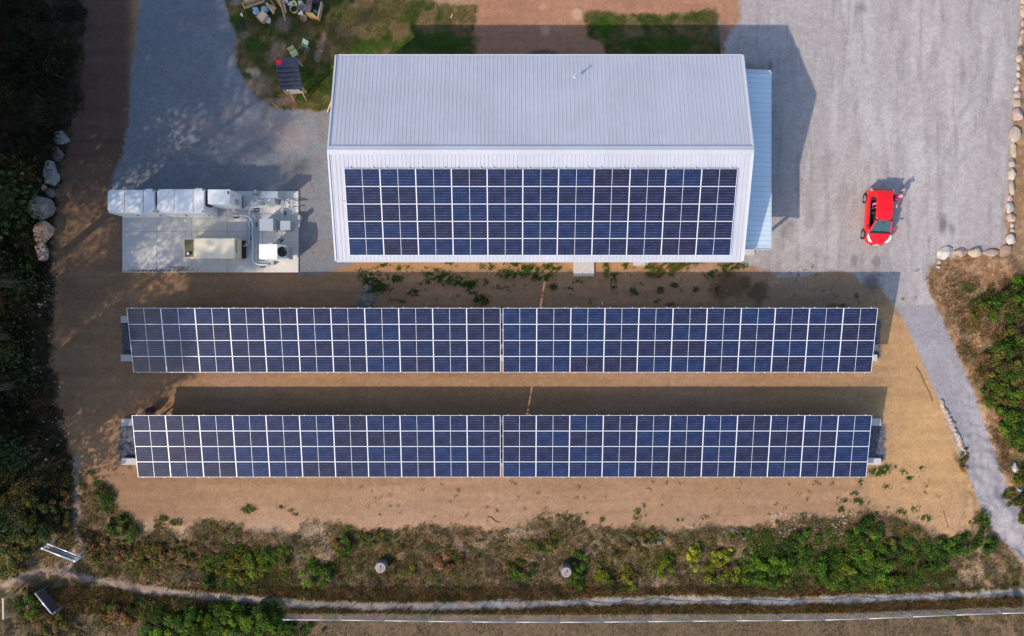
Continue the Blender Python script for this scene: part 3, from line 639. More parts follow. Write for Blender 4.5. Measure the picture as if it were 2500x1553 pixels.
# white cooling cabinet with fan on its east side
r, w, d, h = cabinet('cooling_cabinet', 632.4, 677, 596, 632.4, 2.1, 'bright white cabinet with a round black fan on its side', M_white)
m = MB(); m.add([(w / 2 + .001, -d / 2 + .01, h - .02), (w / 2 + .001, d / 2 - .01, h - .02), (w / 2 + .42, d / 2 - .04, h - .42), (w / 2 + .42, -d / 2 + .04, h - .42), (w / 2 + .001, -d / 2 + .01, .5), (w / 2 + .001, d / 2 - .01, .5), (w / 2 + .42, -d / 2 + .04, .5), (w / 2 + .42, d / 2 - .04, .5)], [(0, 3, 2, 1), (3, 6, 7, 2), (0, 4, 6, 3), (1, 2, 7, 5), (4, 5, 7, 6)]); fanb = m.build('fan_housing', M_white, r)
nrm = Vector((.40, 0, .42)).normalized(); q = nrm.to_track_quat('Z', 'Y').to_matrix()
m = MB(); m.lathe((w / 2 + .225, 0, h - .235), [(.33, .0), (.33, .03), (.30, .035), (.30, .012), (0, .012)], 28, 0, q); m.build('fan', M_dark, fanb)
m = MB(); m.box(w / 2 + .43, w / 2 + .52, -d / 2 + .05, d / 2 - .05, .3, h - .55); fr_ = m.build('condenser_frame', M_white, r)
m = MB(); m.box(w / 2 + .45, w / 2 + .50, -d / 2 + .1, d / 2 - .1, h - .549, h - .52); m.build('condenser_top', M_grey, fr_)
m = MB()
for i in range(12): m.box(w / 2 + .521, w / 2 + .54, -d / 2 + .08, d / 2 - .08, .4 + i * .09, .43 + i * .09)
m.build('louvre', M_grey, fr_)
m = MB(); m.obox((.1, d / 2 + .03, h - .1), (.2, .06, .1)); m.build('hook', M_white, r)
# grey boxes
r, w, d, h = cabinet('switchgear_cabinet', 640, 677.5, 468, 481.5, 1.75, 'long grey switchgear cabinet with sloping top at the pad\'s north edge', M_lblue)
m = MB(); m.box(-w / 2 - .03, w / 2 + .03, -d / 2 - .03, d / 2 + .02, h, h + .03); m.build('drip_lid', M_lblue, r)
r, w, d, h = cabinet('meter_box', 643, 670.5, 482.5, 496, 1.2, 'pale grey box with white sticker in front of the long switchgear', M_lblue)
m = MB(); m.obox((0, .02, h + .003), (.20, .09, .006), .6); m.build('white_sticker', M_white, r)
r, w, d, h = cabinet('transformer_box', 633.3, 667, 533.7, 562.6, 1.22, 'larger of two blue-grey transformer boxes mid pad', M_lblue, 'blue grey transformer boxes')
m = MB(); m.box(w / 2 + .001, w / 2 + .03, -d / 2 + .1, d / 2 - .1, .3, h - .2); m.build('vent_panel', M_grey, r)
r, w, d, h = cabinet('transformer_box', 684, 708.7, 538.7, 561, .95, 'smaller blue-grey transformer box near the pad\'s east edge', M_lblue, 'blue grey transformer boxes')
m = MB(); m.box(w / 2 + .001, w / 2 + .03, -d / 2 + .1, d / 2 - .1, .3, h - .2); m.build('vent_panel', M_grey, r)
cabinet('junction_box', 727, 732.5, 525, 536, .75, 'narrow pale junction box on the pad\'s east edge', M_lblue, None, 'junction box')
cabinet('conduit_stanchion', 619, 625.5, 463, 471, .9, 'small square conduit stanchion at the pad\'s north edge', M_cond, None, 'conduit stanchion')
cabinet('riser_box', 656, 668, 637, 647, .45, 'pale riser box where conduits end below the white fan cabinet', M_lblue, None, 'junction box')
# conduits: coordinates in a 4.592x enlargement whose origin is pixel (230, 420)
def zp(a, b, z): return P(230 + a / 4.592, 420 + b / 4.592, z)
def smooth_path(pts, k=5):
    out = []; n = len(pts)
    for i in range(n - 1):
        p0, p1, p2, p3 = pts[max(i - 1, 0)], pts[i], pts[i + 1], pts[min(i + 2, n - 1)]
        for t in np.linspace(0, 1, k, endpoint=(i == n - 2)):
            out.append(0.5 * ((2 * p1) + (p2 - p0) * t + (2 * p0 - 5 * p1 + 4 * p2 - p3) * t * t + (3 * p1 - p0 - 3 * p2 + p3) * t ** 3))
    return out
CD = [
 ([(1497, 415), (1500, 440), (1520, 475), (1572, 488), (1690, 488), (1740, 510), (1772, 560), (1775, 620), (1777, 960), (1795, 1012), (1850, 1036), (1960, 1038)], .40, .062, 'thickest conduit sweeping from the inverter cabinet down to the riser box'),
 ([(2040, 350), (2015, 378), (1960, 388), (1820, 390), (1765, 400), (1744, 440), (1740, 520), (1738, 770), (1722, 812), (1675, 830)], .36, .050, 'thick conduit curving from the switchgear down to the generator'),
 ([(1520, 415), (1530, 445), (1565, 464), (1700, 466), (1770, 472), (1798, 500), (1802, 560), (1802, 960), (1820, 1000), (1960, 1008)], .30, .022, 'thin conduit just east of the thickest one'),
 ([(1530, 410), (1545, 440), (1575, 456), (1690, 458), (1760, 480), (1788, 520), (1790, 980), (1812, 1016), (1960, 1024)], .26, .022, 'thin conduit tight beside the thickest one'),
 ([(1816, 620), (1816, 950), (1836, 992), (1960, 996)], .22, .02, 'thin innermost conduit of the riser bundle'),
 ([(1712, 480), (1712, 770), (1700, 798), (1675, 802)], .30, .02, 'thin western conduit dropping into the generator'),
 ([(1724, 490), (1724, 780), (1705, 812), (1675, 815)], .26, .02, 'thin eastern conduit dropping into the generator'),
 ([(1678, 324), (1760, 324), (1788, 305), (1795, 265), (1797, 215)], .45, .018, 'thin conduit bending up to the stanchion from the west'),
 ([(1898, 324), (1850, 324), (1820, 305), (1813, 265), (1811, 215)], .45, .018, 'thin conduit bending up to the stanchion from the east'),
 ([(1676, 336), (1898, 336)], .35, .015, 'uppermost straight conduit between inverter cabinet and meter box'),
 ([(1676, 346), (1898, 346)], .33, .015, 'second straight conduit between inverter cabinet and meter box'),
 ([(1676, 356), (1898, 356)], .31, .015, 'third straight conduit between inverter cabinet and meter box'),
 ([(1676, 366), (1898, 366)], .29, .015, 'lowest straight conduit between inverter cabinet and meter box'),
 ([(2055, 285), (2090, 300), (2112, 330), (2116, 420), (2113, 545)], .55, .035, 'conduit dropping from switchgear to the smaller transformer box'),
 ([(2100, 300), (2098, 420), (2098, 545)], .45, .03, 'conduit parallel to the transformer box drop on its west'),
 ([(2060, 288), (2110, 315), (2145, 350), (2200, 364), (2300, 364)], .40, .03, 'white ended conduit running east off the pad'),
 ([(2115, 345), (2155, 392), (2200, 412), (2295, 416)], .25, .02, 'lower thin conduit running east off the pad'),
 ([(2130, 318), (2200, 322), (2295, 332)], .25, .018, 'upper thin conduit running east off the pad'),
 ([(2225, 335), (2225, 488)], .14, .012, 'thin ground wire crossing the pad\'s northeast corner north to south'),
 ([(1830, 482), (2225, 490)], .13, .012, 'thin ground wire crossing the pad above the transformer boxes'),
 ([(1832, 484), (1832, 985)], .13, .012, 'thin ground wire running south beside the conduit bundle'),
 ([(2238, 640), (2275, 630), (2298, 600), (2300, 545)], .30, .05, 'fat curved conduit joining smaller transformer and junction box'),
 ([(2060, 634), (2088, 622)], .30, .045, 'short conduit linking the two transformer boxes'),
 ([(2062, 654), (2085, 664), (2094, 690), (2092, 745)], .30, .042, 'hooked conduit below the larger transformer box'),
 ([(2085, 770), (2050, 795), (2010, 802)], .22, .022, 'thin dark cable from the clamp to the white fan cabinet')]
for (pts, z, rr, lab) in CD:
    m = MB(); m.tube(smooth_path([zp(a, b, z + PZ) for a, b in pts], 5 if len(pts) > 2 else 2), rr * 1.1 if rr > .03 else rr * 1.45, 8)
    tag(m.build('conduit', M_cond), lab, 'conduit', 'metal conduits on the equipment pad')
for (a, b, lab) in [(1590, 500, 'below the first bend of the thickest conduit'), (1815, 425, 'under the switchgear conduit bend'), (1806, 236, 'on the stanchion at the north edge'), (2125, 457, 'under the pair of drops east of centre'), (1880, 1053, 'under the bundle beside the riser box'), (1800, 585, 'under the bundle level with the transformer boxes'), (1755, 740, 'between the generator conduit and the bundle'), (1790, 828, 'under the bundle level with the generator'), (2090, 762, 'with a white clamp north of the fan cabinet'), (1718, 352, 'west end under the four straight conduits'), (1888, 350, 'east end under the four straight conduits'), (1740, 582, 'under the generator conduit\'s upper straight')]:
    c = zp(a, b, .2); s = empty('conduit_support', (c.x, c.y, PZ), random.uniform(-.1, .1) if a != 2090 else .6, 'black rubber support block ' + lab, 'support block', 'black conduit support blocks')
    m = MB(); m.box(-.14, .14, -.10, .10, 0, .10); m.build('block', M_blk, s); m = MB(); m.box(-.16, .16, -.025, .025, .101, .145); m.build('strut', M_cond, s)

# ------------------------------------------------------------------ vegetation
def foliage_mat(name, trans=.25):
    m, nt, bs = newmat(name); at = N(nt, 'ShaderNodeAttribute', attribute_name='Col')
    nt.links.new(at.outputs['Color'], bs.inputs['Base Color']); bs.inputs['Roughness'].default_value = .6; bs.inputs['Specular IOR Level'].default_value = .25
    tr = N(nt, 'ShaderNodeBsdfTranslucent'); nt.links.new(at.outputs['Color'], tr.inputs[0]); mx = N(nt, 'ShaderNodeMixShader'); mx.inputs[0].default_value = trans
    out = [n for n in nt.nodes if n.type == 'OUTPUT_MATERIAL'][0]
    nt.links.new(bs.outputs[0], mx.inputs[1]); nt.links.new(tr.outputs[0], mx.inputs[2]); nt.links.new(mx.outputs[0], out.inputs[0]); return m
M_leaf = foliage_mat('leaf_foliage'); M_blade = foliage_mat('grass_blades', .3); M_bark = mat('bark', (.11, .08, .06), .9, 0, .3, 9, .4)
def leaves(name, Pn, S, Cn, up=.6, mat_=None, parent=None, asp=.55):
    """one rhombic leaf per point, random facing biased upward"""
    n = len(Pn); S = np.broadcast_to(S, (n,))
    nrm = rng.normal(size=(n, 3)); nrm[:, 2] = np.abs(nrm[:, 2]) + up; nrm /= np.linalg.norm(nrm, axis=1)[:, None]
    t = rng.normal(size=(n, 3)); t -= nrm * (t * nrm).sum(1)[:, None]; t /= np.linalg.norm(t, axis=1)[:, None]; b = np.cross(nrm, t)
    L = S[:, None]; V = np.stack([Pn - t * L * .5, Pn + b * L * asp * .5 + nrm * L * .07, Pn + t * L * .5, Pn - b * L * asp * .5 + nrm * L * .07], 1).reshape(-1, 3)
    F = np.arange(4 * n).reshape(n, 4); CA = np.repeat(np.concatenate([Cn, np.ones((n, 1))], 1), 4, 0)
    return raw_mesh(name, V, F, mat_ or M_leaf, {'Col': CA}, parent=parent)
def blades(name, Pn, Ln, Wd, Cn, lean=.5, dirn=None, parent=None):
    n = len(Pn); Ln = np.broadcast_to(Ln, (n,)); a = rng.uniform(0, 2 * np.pi, n); l = rng.uniform(.1, 1, n) * lean
    d = np.stack([np.cos(a) * l, np.sin(a) * l, np.ones(n)], 1)
    if dirn is not None: d += np.array(dirn)
    d /= np.linalg.norm(d, axis=1)[:, None]; a2 = rng.uniform(0, 2 * np.pi, n); s = np.stack([np.cos(a2), np.sin(a2), np.zeros(n)], 1) * (Wd * .5)
    V = np.stack([Pn - s, Pn + s, Pn + d * Ln[:, None]], 1).reshape(-1, 3); F = np.arange(3 * n).reshape(n, 3)
    CA = np.repeat(np.concatenate([Cn, np.ones((n, 1))], 1), 3, 0)
    return raw_mesh(name, V, F, M_blade, {'Col': CA}, parent=parent)
def pal(cols, n, var=.25, weights=None):
    c = np.array(cols)[rng.choice(len(cols), n, p=weights)]; return np.clip(c * rng.uniform(1 - var, 1 + var, (n, 1)), .003, .9)
GREEN = [(.045, .10, .006), (.068, .135, .007), (.034, .072, .006)]; LIME = [(.135, .165, .008), (.10, .14, .008), (.18, .16, .01)]
OLIVE = [(.105, .100, .014), (.135, .115, .018), (.070, .078, .011)]; DRY = [(.215, .125, .045), (.145, .088, .034), (.29, .175, .062), (.095, .063, .026)]
RUST = [(.28, .13, .04), (.20, .10, .045)]; DARK = [(.02, .045, .010), (.03, .055, .012), (.045, .06, .012)]; G3_ = GREEN + [(.09, .165, .008)]; GREY = [(.21, .18, .15), (.28, .24, .20)]

def scatter(fn_density, n, box):
    """rejection-sample n trial points in a photograph-pixel box; density from 0..1"""
    x0, x1, y0, y1 = box; u = rng.uniform(x0, x1, n); v = rng.uniform(y0, y1, n)
    X = (u - CX) * GS; Y = -(v - CY) * GS; k = rng.random(n) < fn_density(u, v, X, Y)
    X, Y, u, v = X[k], Y[k], u[k], v[k]; return X, Y, hz(X, Y), u, v
def clumpcol(X, Y, sets, scale, seed):
    """choose a palette by clump so neighbouring blades look alike"""
    f = fbm(X * scale, Y * scale, seed); q = np.argsort(np.argsort(f)) / max(len(f), 1); out = np.zeros((len(X), 3)); k = len(sets)
    w = np.clip((q * k + rng.normal(0, .35, len(X))), 0, k - 1e-6).astype(int)
    for i, s in enumerate(sets): mm = w == i; out[mm] = pal(s, mm.sum())
    return out
# --- bank between the field and the trail
def d_bank(u, v, X, Y):
    m = sstep(-8, 14, field(m_bank, X, Y)) * (field(m_trail, X, Y) < -2) * (v < 1508)
    bare = field(C.mean(-1), X, Y); return m * np.clip(1.15 - bare * 2.6, .12, 1) * (field(m_path, X, Y) < 0)
X, Y, Z, u, v = scatter(d_bank, 150000, (150, 2520, 1130, 1510))
c = clumpcol(X, Y, [OLIVE, DRY, DRY, GREEN + OLIVE, DRY + RUST, GREY, DRY], .55, 61)
hgt = .12 + .30 * fbm(X * .8, Y * .8, 66); o = blades('bank_grass', np.stack([X, Y, Z - .02], 1), hgt * rng.uniform(.6, 1.4, len(X)), .035, c, 1.3); tag(o, kind='stuff')
# low herbs on the bank: mounds of leaves
def mounds(n, box, dens, rad, hmax, sets, leaf, per, name, seed, dim=1.0):
    X, Y, Z, u, v = scatter(dens, n, box); k = len(X); r = rng.uniform(*rad, k); hh = r * rng.uniform(.4, .9, k) * hmax
    idx_ = np.repeat(np.arange(k), per); m_ = len(idx_)
    a = rng.uniform(0, 2 * np.pi, m_); q = np.sqrt(rng.random(m_)) ; zz = np.sqrt(np.clip(1 - q * q, 0, 1)) * rng.uniform(.55, 1.08, m_)
    Px = X[idx_] + np.cos(a) * q * r[idx_]; Py = Y[idx_] + np.sin(a) * q * r[idx_]; Pz = Z[idx_] + zz * hh[idx_]
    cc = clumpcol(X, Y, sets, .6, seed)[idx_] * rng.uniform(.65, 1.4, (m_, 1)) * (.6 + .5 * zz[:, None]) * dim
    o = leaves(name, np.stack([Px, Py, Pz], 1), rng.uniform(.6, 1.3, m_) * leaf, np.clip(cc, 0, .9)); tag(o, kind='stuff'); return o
mounds(2900, (170, 2440, 1240, 1450), lambda u, v, X, Y: d_bank(u, v, X, Y) * (.3 + .7 * sstep(.35, .6, fbm(X * .5, Y * .5, 70))), (.12, .48), .75, [OLIVE, DRY, OLIVE + GREEN, OLIVE + DRY, OLIVE, DRY, OLIVE + GREEN], .08, 48, 'bank_weeds', 71)
mounds(420, (1815, 2350, 1300, 1440), lambda u, v, X, Y: d_bank(u, v, X, Y) * sstep(.38, .5, fbm(X * .6, Y * .6, 171)), (.25, .6), 1.1, [G3_, GREEN, OLIVE + G3_, G3_, LIME[1:2] + GREEN], .10, 90, 'bramble_tangle', 172)
mounds(170, (470, 700, 1330, 1440), lambda u, v, X, Y: d_bank(u, v, X, Y), (.2, .5), 1.0, [OLIVE, LIME + OLIVE, GREEN, DRY], .09, 80, 'western_bank_tangle', 173)
mounds(300, (330, 700, 1470, 1580), lambda u, v, X, Y: .8 * sstep(1475, 1500, v + (X % 3) * 3), (.25, .6), 1.2, [G3_, GREEN, LIME[1:2] + GREEN, DARK], .10, 90, 'southern_tangle', 174)
mounds(430, (2310, 2560, 690, 1300), lambda u, v, X, Y: sstep(30, 60, field(m_east, X, Y)) * (v > 690) * sstep(.36, .5, fbm(X * .45, Y * .45, 175)), (.25, .7), 1.1, [GREEN + OLIVE, OLIVE, DRY, GREEN + OLIVE, OLIVE], .10, 90, 'roadside_tangle', 176)
# --- strip below the trail, and the field beyond the fence
def d_strip(u, v, X, Y): return (field(m_trail, X, Y) < -1) * (v > 1440) * (v < 1512) * (u > 60)
X, Y, Z, u, v = scatter(d_strip, 60000, (60, 2520, 1445, 1512)); c = np.clip(clumpcol(X, Y, [DRY, RUST + DRY, OLIVE, DRY, DRY], .5, 81) * 1.35, 0, .8)
o = blades('verge_grass', np.stack([X, Y, Z - .02], 1), (.15 + .35 * fbm(X * .7, Y * .7, 82)) * rng.uniform(.6, 1.3, len(X)), .04, c, .9); tag(o, kind='stuff')
X, Y, Z, u, v = scatter(lambda u, v, X, Y: .4 + .6 * sstep(.4, .6, fbm(X, Y, 91)), 36000, (500, 2540, 1512, 1600)); c = clumpcol(X, Y, [DRY, DRY, OLIVE, GREY, DRY], .8, 92)
o = blades('field_grass', np.stack([X, Y, Z - .02], 1), .16 * rng.uniform(.5, 1.4, len(X)), .035, c * .9, 1.4); tag(o, kind='stuff')
# --- rough grass east of the path
X, Y, Z, u, v = scatter(lambda u, v, X, Y: sstep(-6, 12, field(m_east, X, Y)) * (.25 + .75 * sstep(.4, .6, fbm(X * .9, Y * .9, 101))) * (.35 + .65 * sstep(640, 760, v)), 60000, (2255, 2560, 620, 1380)); c = clumpcol(X, Y, [DRY, DRY, OLIVE, RUST + DRY, DRY], .7, 102)
o = blades('roadside_grass', np.stack([X, Y, Z - .02], 1), (.12 + .25 * fbm(X, Y, 103)) * rng.uniform(.6, 1.4, len(X)), .035, c, 1.2); tag(o, kind='stuff')
# --- lawn
X, Y, Z, u, v = scatter(lambda u, v, X, Y: sstep(-2, 6, field(m_lawn, X, Y)), 90000, (540, 1770, -20, 280))
base = field(C, X, Y); o = blades('lawn_grass', np.stack([X, Y, Z - .005], 1), .07 * rng.uniform(.5, 1.5, len(X)), .03, np.clip(base * rng.uniform(.7, 1.35, (len(X), 1)), 0, .8), 1.2); tag(o, kind='stuff')
# --- forest undergrowth in the west
X, Y, Z, u, v = scatter(lambda u, v, X, Y: sstep(0, 16, field(m_west, X, Y)) * .8, 30000, (-60, 240, -30, 1400)); c = clumpcol(X, Y, [DARK, OLIVE, DARK, DRY], .6, 111)
o = blades('forest_floor_grass', np.stack([X, Y, Z - .02], 1), .3 * rng.uniform(.5, 1.4, len(X)), .04, c * .35, 1.0); tag(o, kind='stuff')  # blade colours dimmed to put the wood's shade into them
mounds(620, (-80, 215, -40, 1420), lambda u, v, X, Y: sstep(10, 40, field(m_west, X, Y)) * .9, (.4, 1.1), 1.3, [DARK, DARK, OLIVE + DARK, DARK, RUST + DARK, DARK], .15, 110, 'forest_undergrowth', 112, .38)  # last factor darkens the leaf colours in place of tree shade
mounds(150, (0, 190, 1130, 1400), lambda u, v, X, Y: sstep(0, 30, field(m_bank, X, Y)) * .8, (.3, .7), 1.0, [DARK, OLIVE, DRY, OLIVE], .11, 80, 'corner_undergrowth', 113)
mounds(260, (-20, 640, 1420, 1580), lambda u, v, X, Y: (field(m_trail, X, Y) < -10) * (v > 1440) * .8, (.3, .7), 1.1, [DARK, DRY, OLIVE, DRY, DARK], .10, 80, 'southwest_undergrowth', 114)
# --- weeds in the bare soil: (px, py, rx, ry, amount)
WEEDS = [(905, 675, 22, 14, 1), (925, 700, 26, 14, 1), (905, 690, 12, 22, 1), (960, 680, 26, 10, .6), (985, 655, 16, 8, .5), (1010, 715, 14, 8, .7), (1060, 665, 26, 8, .7), (1080, 678, 30, 12, .8), (1130, 690, 26, 10, .9), (1150, 705, 14, 12, .7), (1175, 732, 18, 12, 1), (1095, 640, 12, 8, .6), (1190, 650, 16, 10, .6), (1240, 670, 24, 10, .8), (1290, 660, 30, 12, .9), (1320, 675, 26, 10, .9), (1340, 650, 14, 10, .8), (1250, 645, 20, 8, .7), (1350, 700, 10, 7, .6), (1358, 655, 10, 8, .7), (1480, 655, 6, 20, .8), (1497, 690, 6, 16, .8), (1528, 650, 10, 6, .7), (1500, 670, 8, 8, .5), (1630, 655, 36, 12, 1), (1600, 670, 20, 8, .9), (1660, 640, 46, 8, 1), (1580, 650, 10, 8, .8), (1640, 666, 10, 8, .7), (1730, 672, 14, 8, .7), (1760, 665, 20, 7, .6), (1790, 650, 30, 10, .7), (1545, 706, 5, 8, .8), (1551, 718, 6, 5, .6), (1612, 708, 8, 8, .8), (1645, 697, 9, 6, .8), (1696, 706, 8, 5, .8), (1752, 706, 7, 6, .8), (2088, 724, 5, 6, .8), (1600, 738, 6, 4, .5), (1635, 742, 10, 5, .5),
         (2060, 745, 5, 4, .4), (2145, 1152, 20, 9, 1), (2165, 1142, 12, 7, .9), (2180, 1140, 5, 4, .8), (2205, 1152, 8, 6, .6), (2250, 1144, 6, 5, .7), (2218, 1168, 6, 4, .7), (2235, 1163, 8, 4, .6), (2085, 1207, 9, 5, .9), (2108, 1227, 12, 8, .9), (2090, 1222, 8, 6, .7), (2060, 1222, 6, 5, .8), (2052, 1245, 6, 8, .8), (2200, 1250, 12, 8, .5), (2260, 1265, 14, 8, .5), (2230, 1240, 10, 8, .4), (2100, 1170, 5, 14, .4), (2162, 1190, 5, 6, .5),
         (2400, 1268, 10, 24, 1), (2374, 1275, 8, 7, .6), (608, 1245, 16, 9, .9), (600, 1232, 10, 5, .5), (690, 1238, 10, 4, .6), (715, 1247, 9, 4, .7), (725, 1256, 8, 4, .5), (222, 1155, 12, 6, .8), (240, 1180, 14, 16, .8), (260, 1200, 16, 12, .7), (205, 1185, 6, 10, .7), (270, 1240, 14, 14, .9), (300, 1262, 20, 10, .9), (395, 1270, 14, 10, 1), (430, 1275, 16, 8, .9), (1555, 1258, 7, 14, .8), (1570, 1235, 4, 6, .4), (1385, 1262, 16, 6, .7), (1470, 1270, 6, 8, .6), (1330, 1265, 12, 5, .5), (1720, 1262, 8, 6, .5), (1900, 1275, 12, 6, .5), (1660, 1270, 8, 4, .4),
         (1175, 690, 20, 8, .5), (1040, 690, 16, 6, .5), (980, 735, 10, 4, .3), (1220, 700, 18, 5, .4), (1410, 690, 14, 6, .35), (1390, 705, 10, 5, .35), (880, 660, 8, 4, .5), (940, 648, 14, 4, .6), (1420, 655, 14, 5, .3)]
PX = []; CCs = []
for (a, b, rx, ry, k) in WEEDS:
    n = int(k * rx * ry * 5.0) + 26; t = rng.uniform(0, 2 * np.pi, n); q = np.sqrt(rng.random(n)) * rng.uniform(.6, 1.6, n); uu = a + np.cos(t) * q * rx; vv = b + np.sin(t) * q * ry
    X = (uu - CX) * GS + rng.normal(0, .05, n); Y = -(vv - CY) * GS; keep = fbm(X * 5.5, Y * 5.5, 131, 3) + rng.normal(0, .05, n) > .53 - .06 * k; X, Y = X[keep], Y[keep]
    base = GREEN if b < 1100 or a > 2000 else GREEN + OLIVE
    if 1580 < a < 1720 and b < 672: base = LIME + OLIVE
    PX.append(np.stack([X, Y, hz(X, Y) + rng.uniform(.01, .16, len(X)) * k], 1)); CCs.append(pal(base, len(X), .35))
for _k in range(170):
    a = random.uniform(880, 2300); b = random.choice([random.uniform(650, 740), random.uniform(1175, 1265)]); n = random.randint(4, 16); X = (a + rng.normal(0, 3, n) - CX) * GS; Y = -(b + rng.normal(0, 2.5, n) - CY) * GS; PX.append(np.stack([X, Y, hz(X, Y) + .04], 1)); CCs.append(pal(OLIVE + GREEN, n, .3))
o = leaves('weeds', np.concatenate(PX), rng.uniform(.05, .10, sum(len(p) for p in PX)), np.concatenate(CCs), 1.2); tag(o, kind='stuff')
n = 420; a = rng.normal(0, 1, n); uu = 440 + a * 20 + rng.choice([0, 0, -45, -70, -110], n); vv = 663 - np.abs(rng.normal(0, 1, n)) * np.where(uu > 410, 7, 2.2); X = (uu - CX) * (H - .1) / FOC; Y = -(vv - CY) * (H - .1) / FOC
tag(leaves('dry_leaves', np.stack([X, Y, np.full(n, .125)], 1), rng.uniform(.05, .11, n), pal([(.30, .16, .09), (.16, .09, .05), (.38, .24, .15)], n, .3), 2.0), kind='stuff')
# --- individual shrubs
def shrub_pts(w, d, h, n, leaf, sets, seed):
    r_ = np.random.default_rng(seed); k = max(18, int(w * d * 16)); ca = r_.uniform(0, 2 * np.pi, k); cq = np.sqrt(r_.random(k)) * r_.uniform(.7, 1.05, k)
    cxs = np.cos(ca) * cq * w; cys = np.sin(ca) * cq * d; czs = h * (1 - cq ** 2 * .7) * r_.uniform(.35, .95, k); cr = r_.uniform(.07, .24, k) * min(w, d, 1.2) + .06; cc = r_.integers(0, len(sets), k); cb = r_.uniform(.6, 1.55, k)
    i = r_.integers(0, k, n); v = r_.normal(size=(n, 3)); v /= np.linalg.norm(v, axis=1)[:, None]; rad = cr[i] * r_.uniform(.3, 1.35, n) ** .7
    Pn = np.stack([cxs[i], cys[i], czs[i]], 1) + v * rad[:, None] * np.array([1, 1, .8]); Pn[:, 2] = np.abs(Pn[:, 2])
    S = np.array([sets[j] for j in cc[i]]) * (cb[i] * r_.uniform(.55, 1.6, n))[:, None]
    return Pn, np.clip(S, .003, .9), r_.uniform(.7, 1.3, n) * leaf
def shrub(px, py, rx, ry, h, sets, label, cat='shrub', leaf=.09, dens=1.0, name='shrub', grp=None, seed=None):
    c = P(px, py); w, d = rx * GS, ry * GS; n = int(min(9000, 800 * w * d * 3.14 * dens) + 160)
    r = empty(name, c, 0, label, cat, grp); Pn, Cn, S = shrub_pts(w, d, h, n, leaf, sets, seed or int(px * 7 + py))
    leaves('foliage', Pn, S, Cn, .7, parent=r)
    m = MB()
    for k in range(7):
        a = random.uniform(0, 6.28); q = random.uniform(.3, .8); e = Vector((math.cos(a) * w * q, math.sin(a) * d * q, h * random.uniform(.4, .7))); m.tube([(0, 0, -.1), e * .5 + Vector((0, 0, .1)), e], [.03, .02, .008], 5, caps=False)
    m.build('stem', M_bark, r); return r
G3 = GREEN + [(.09, .165, .008)]; 
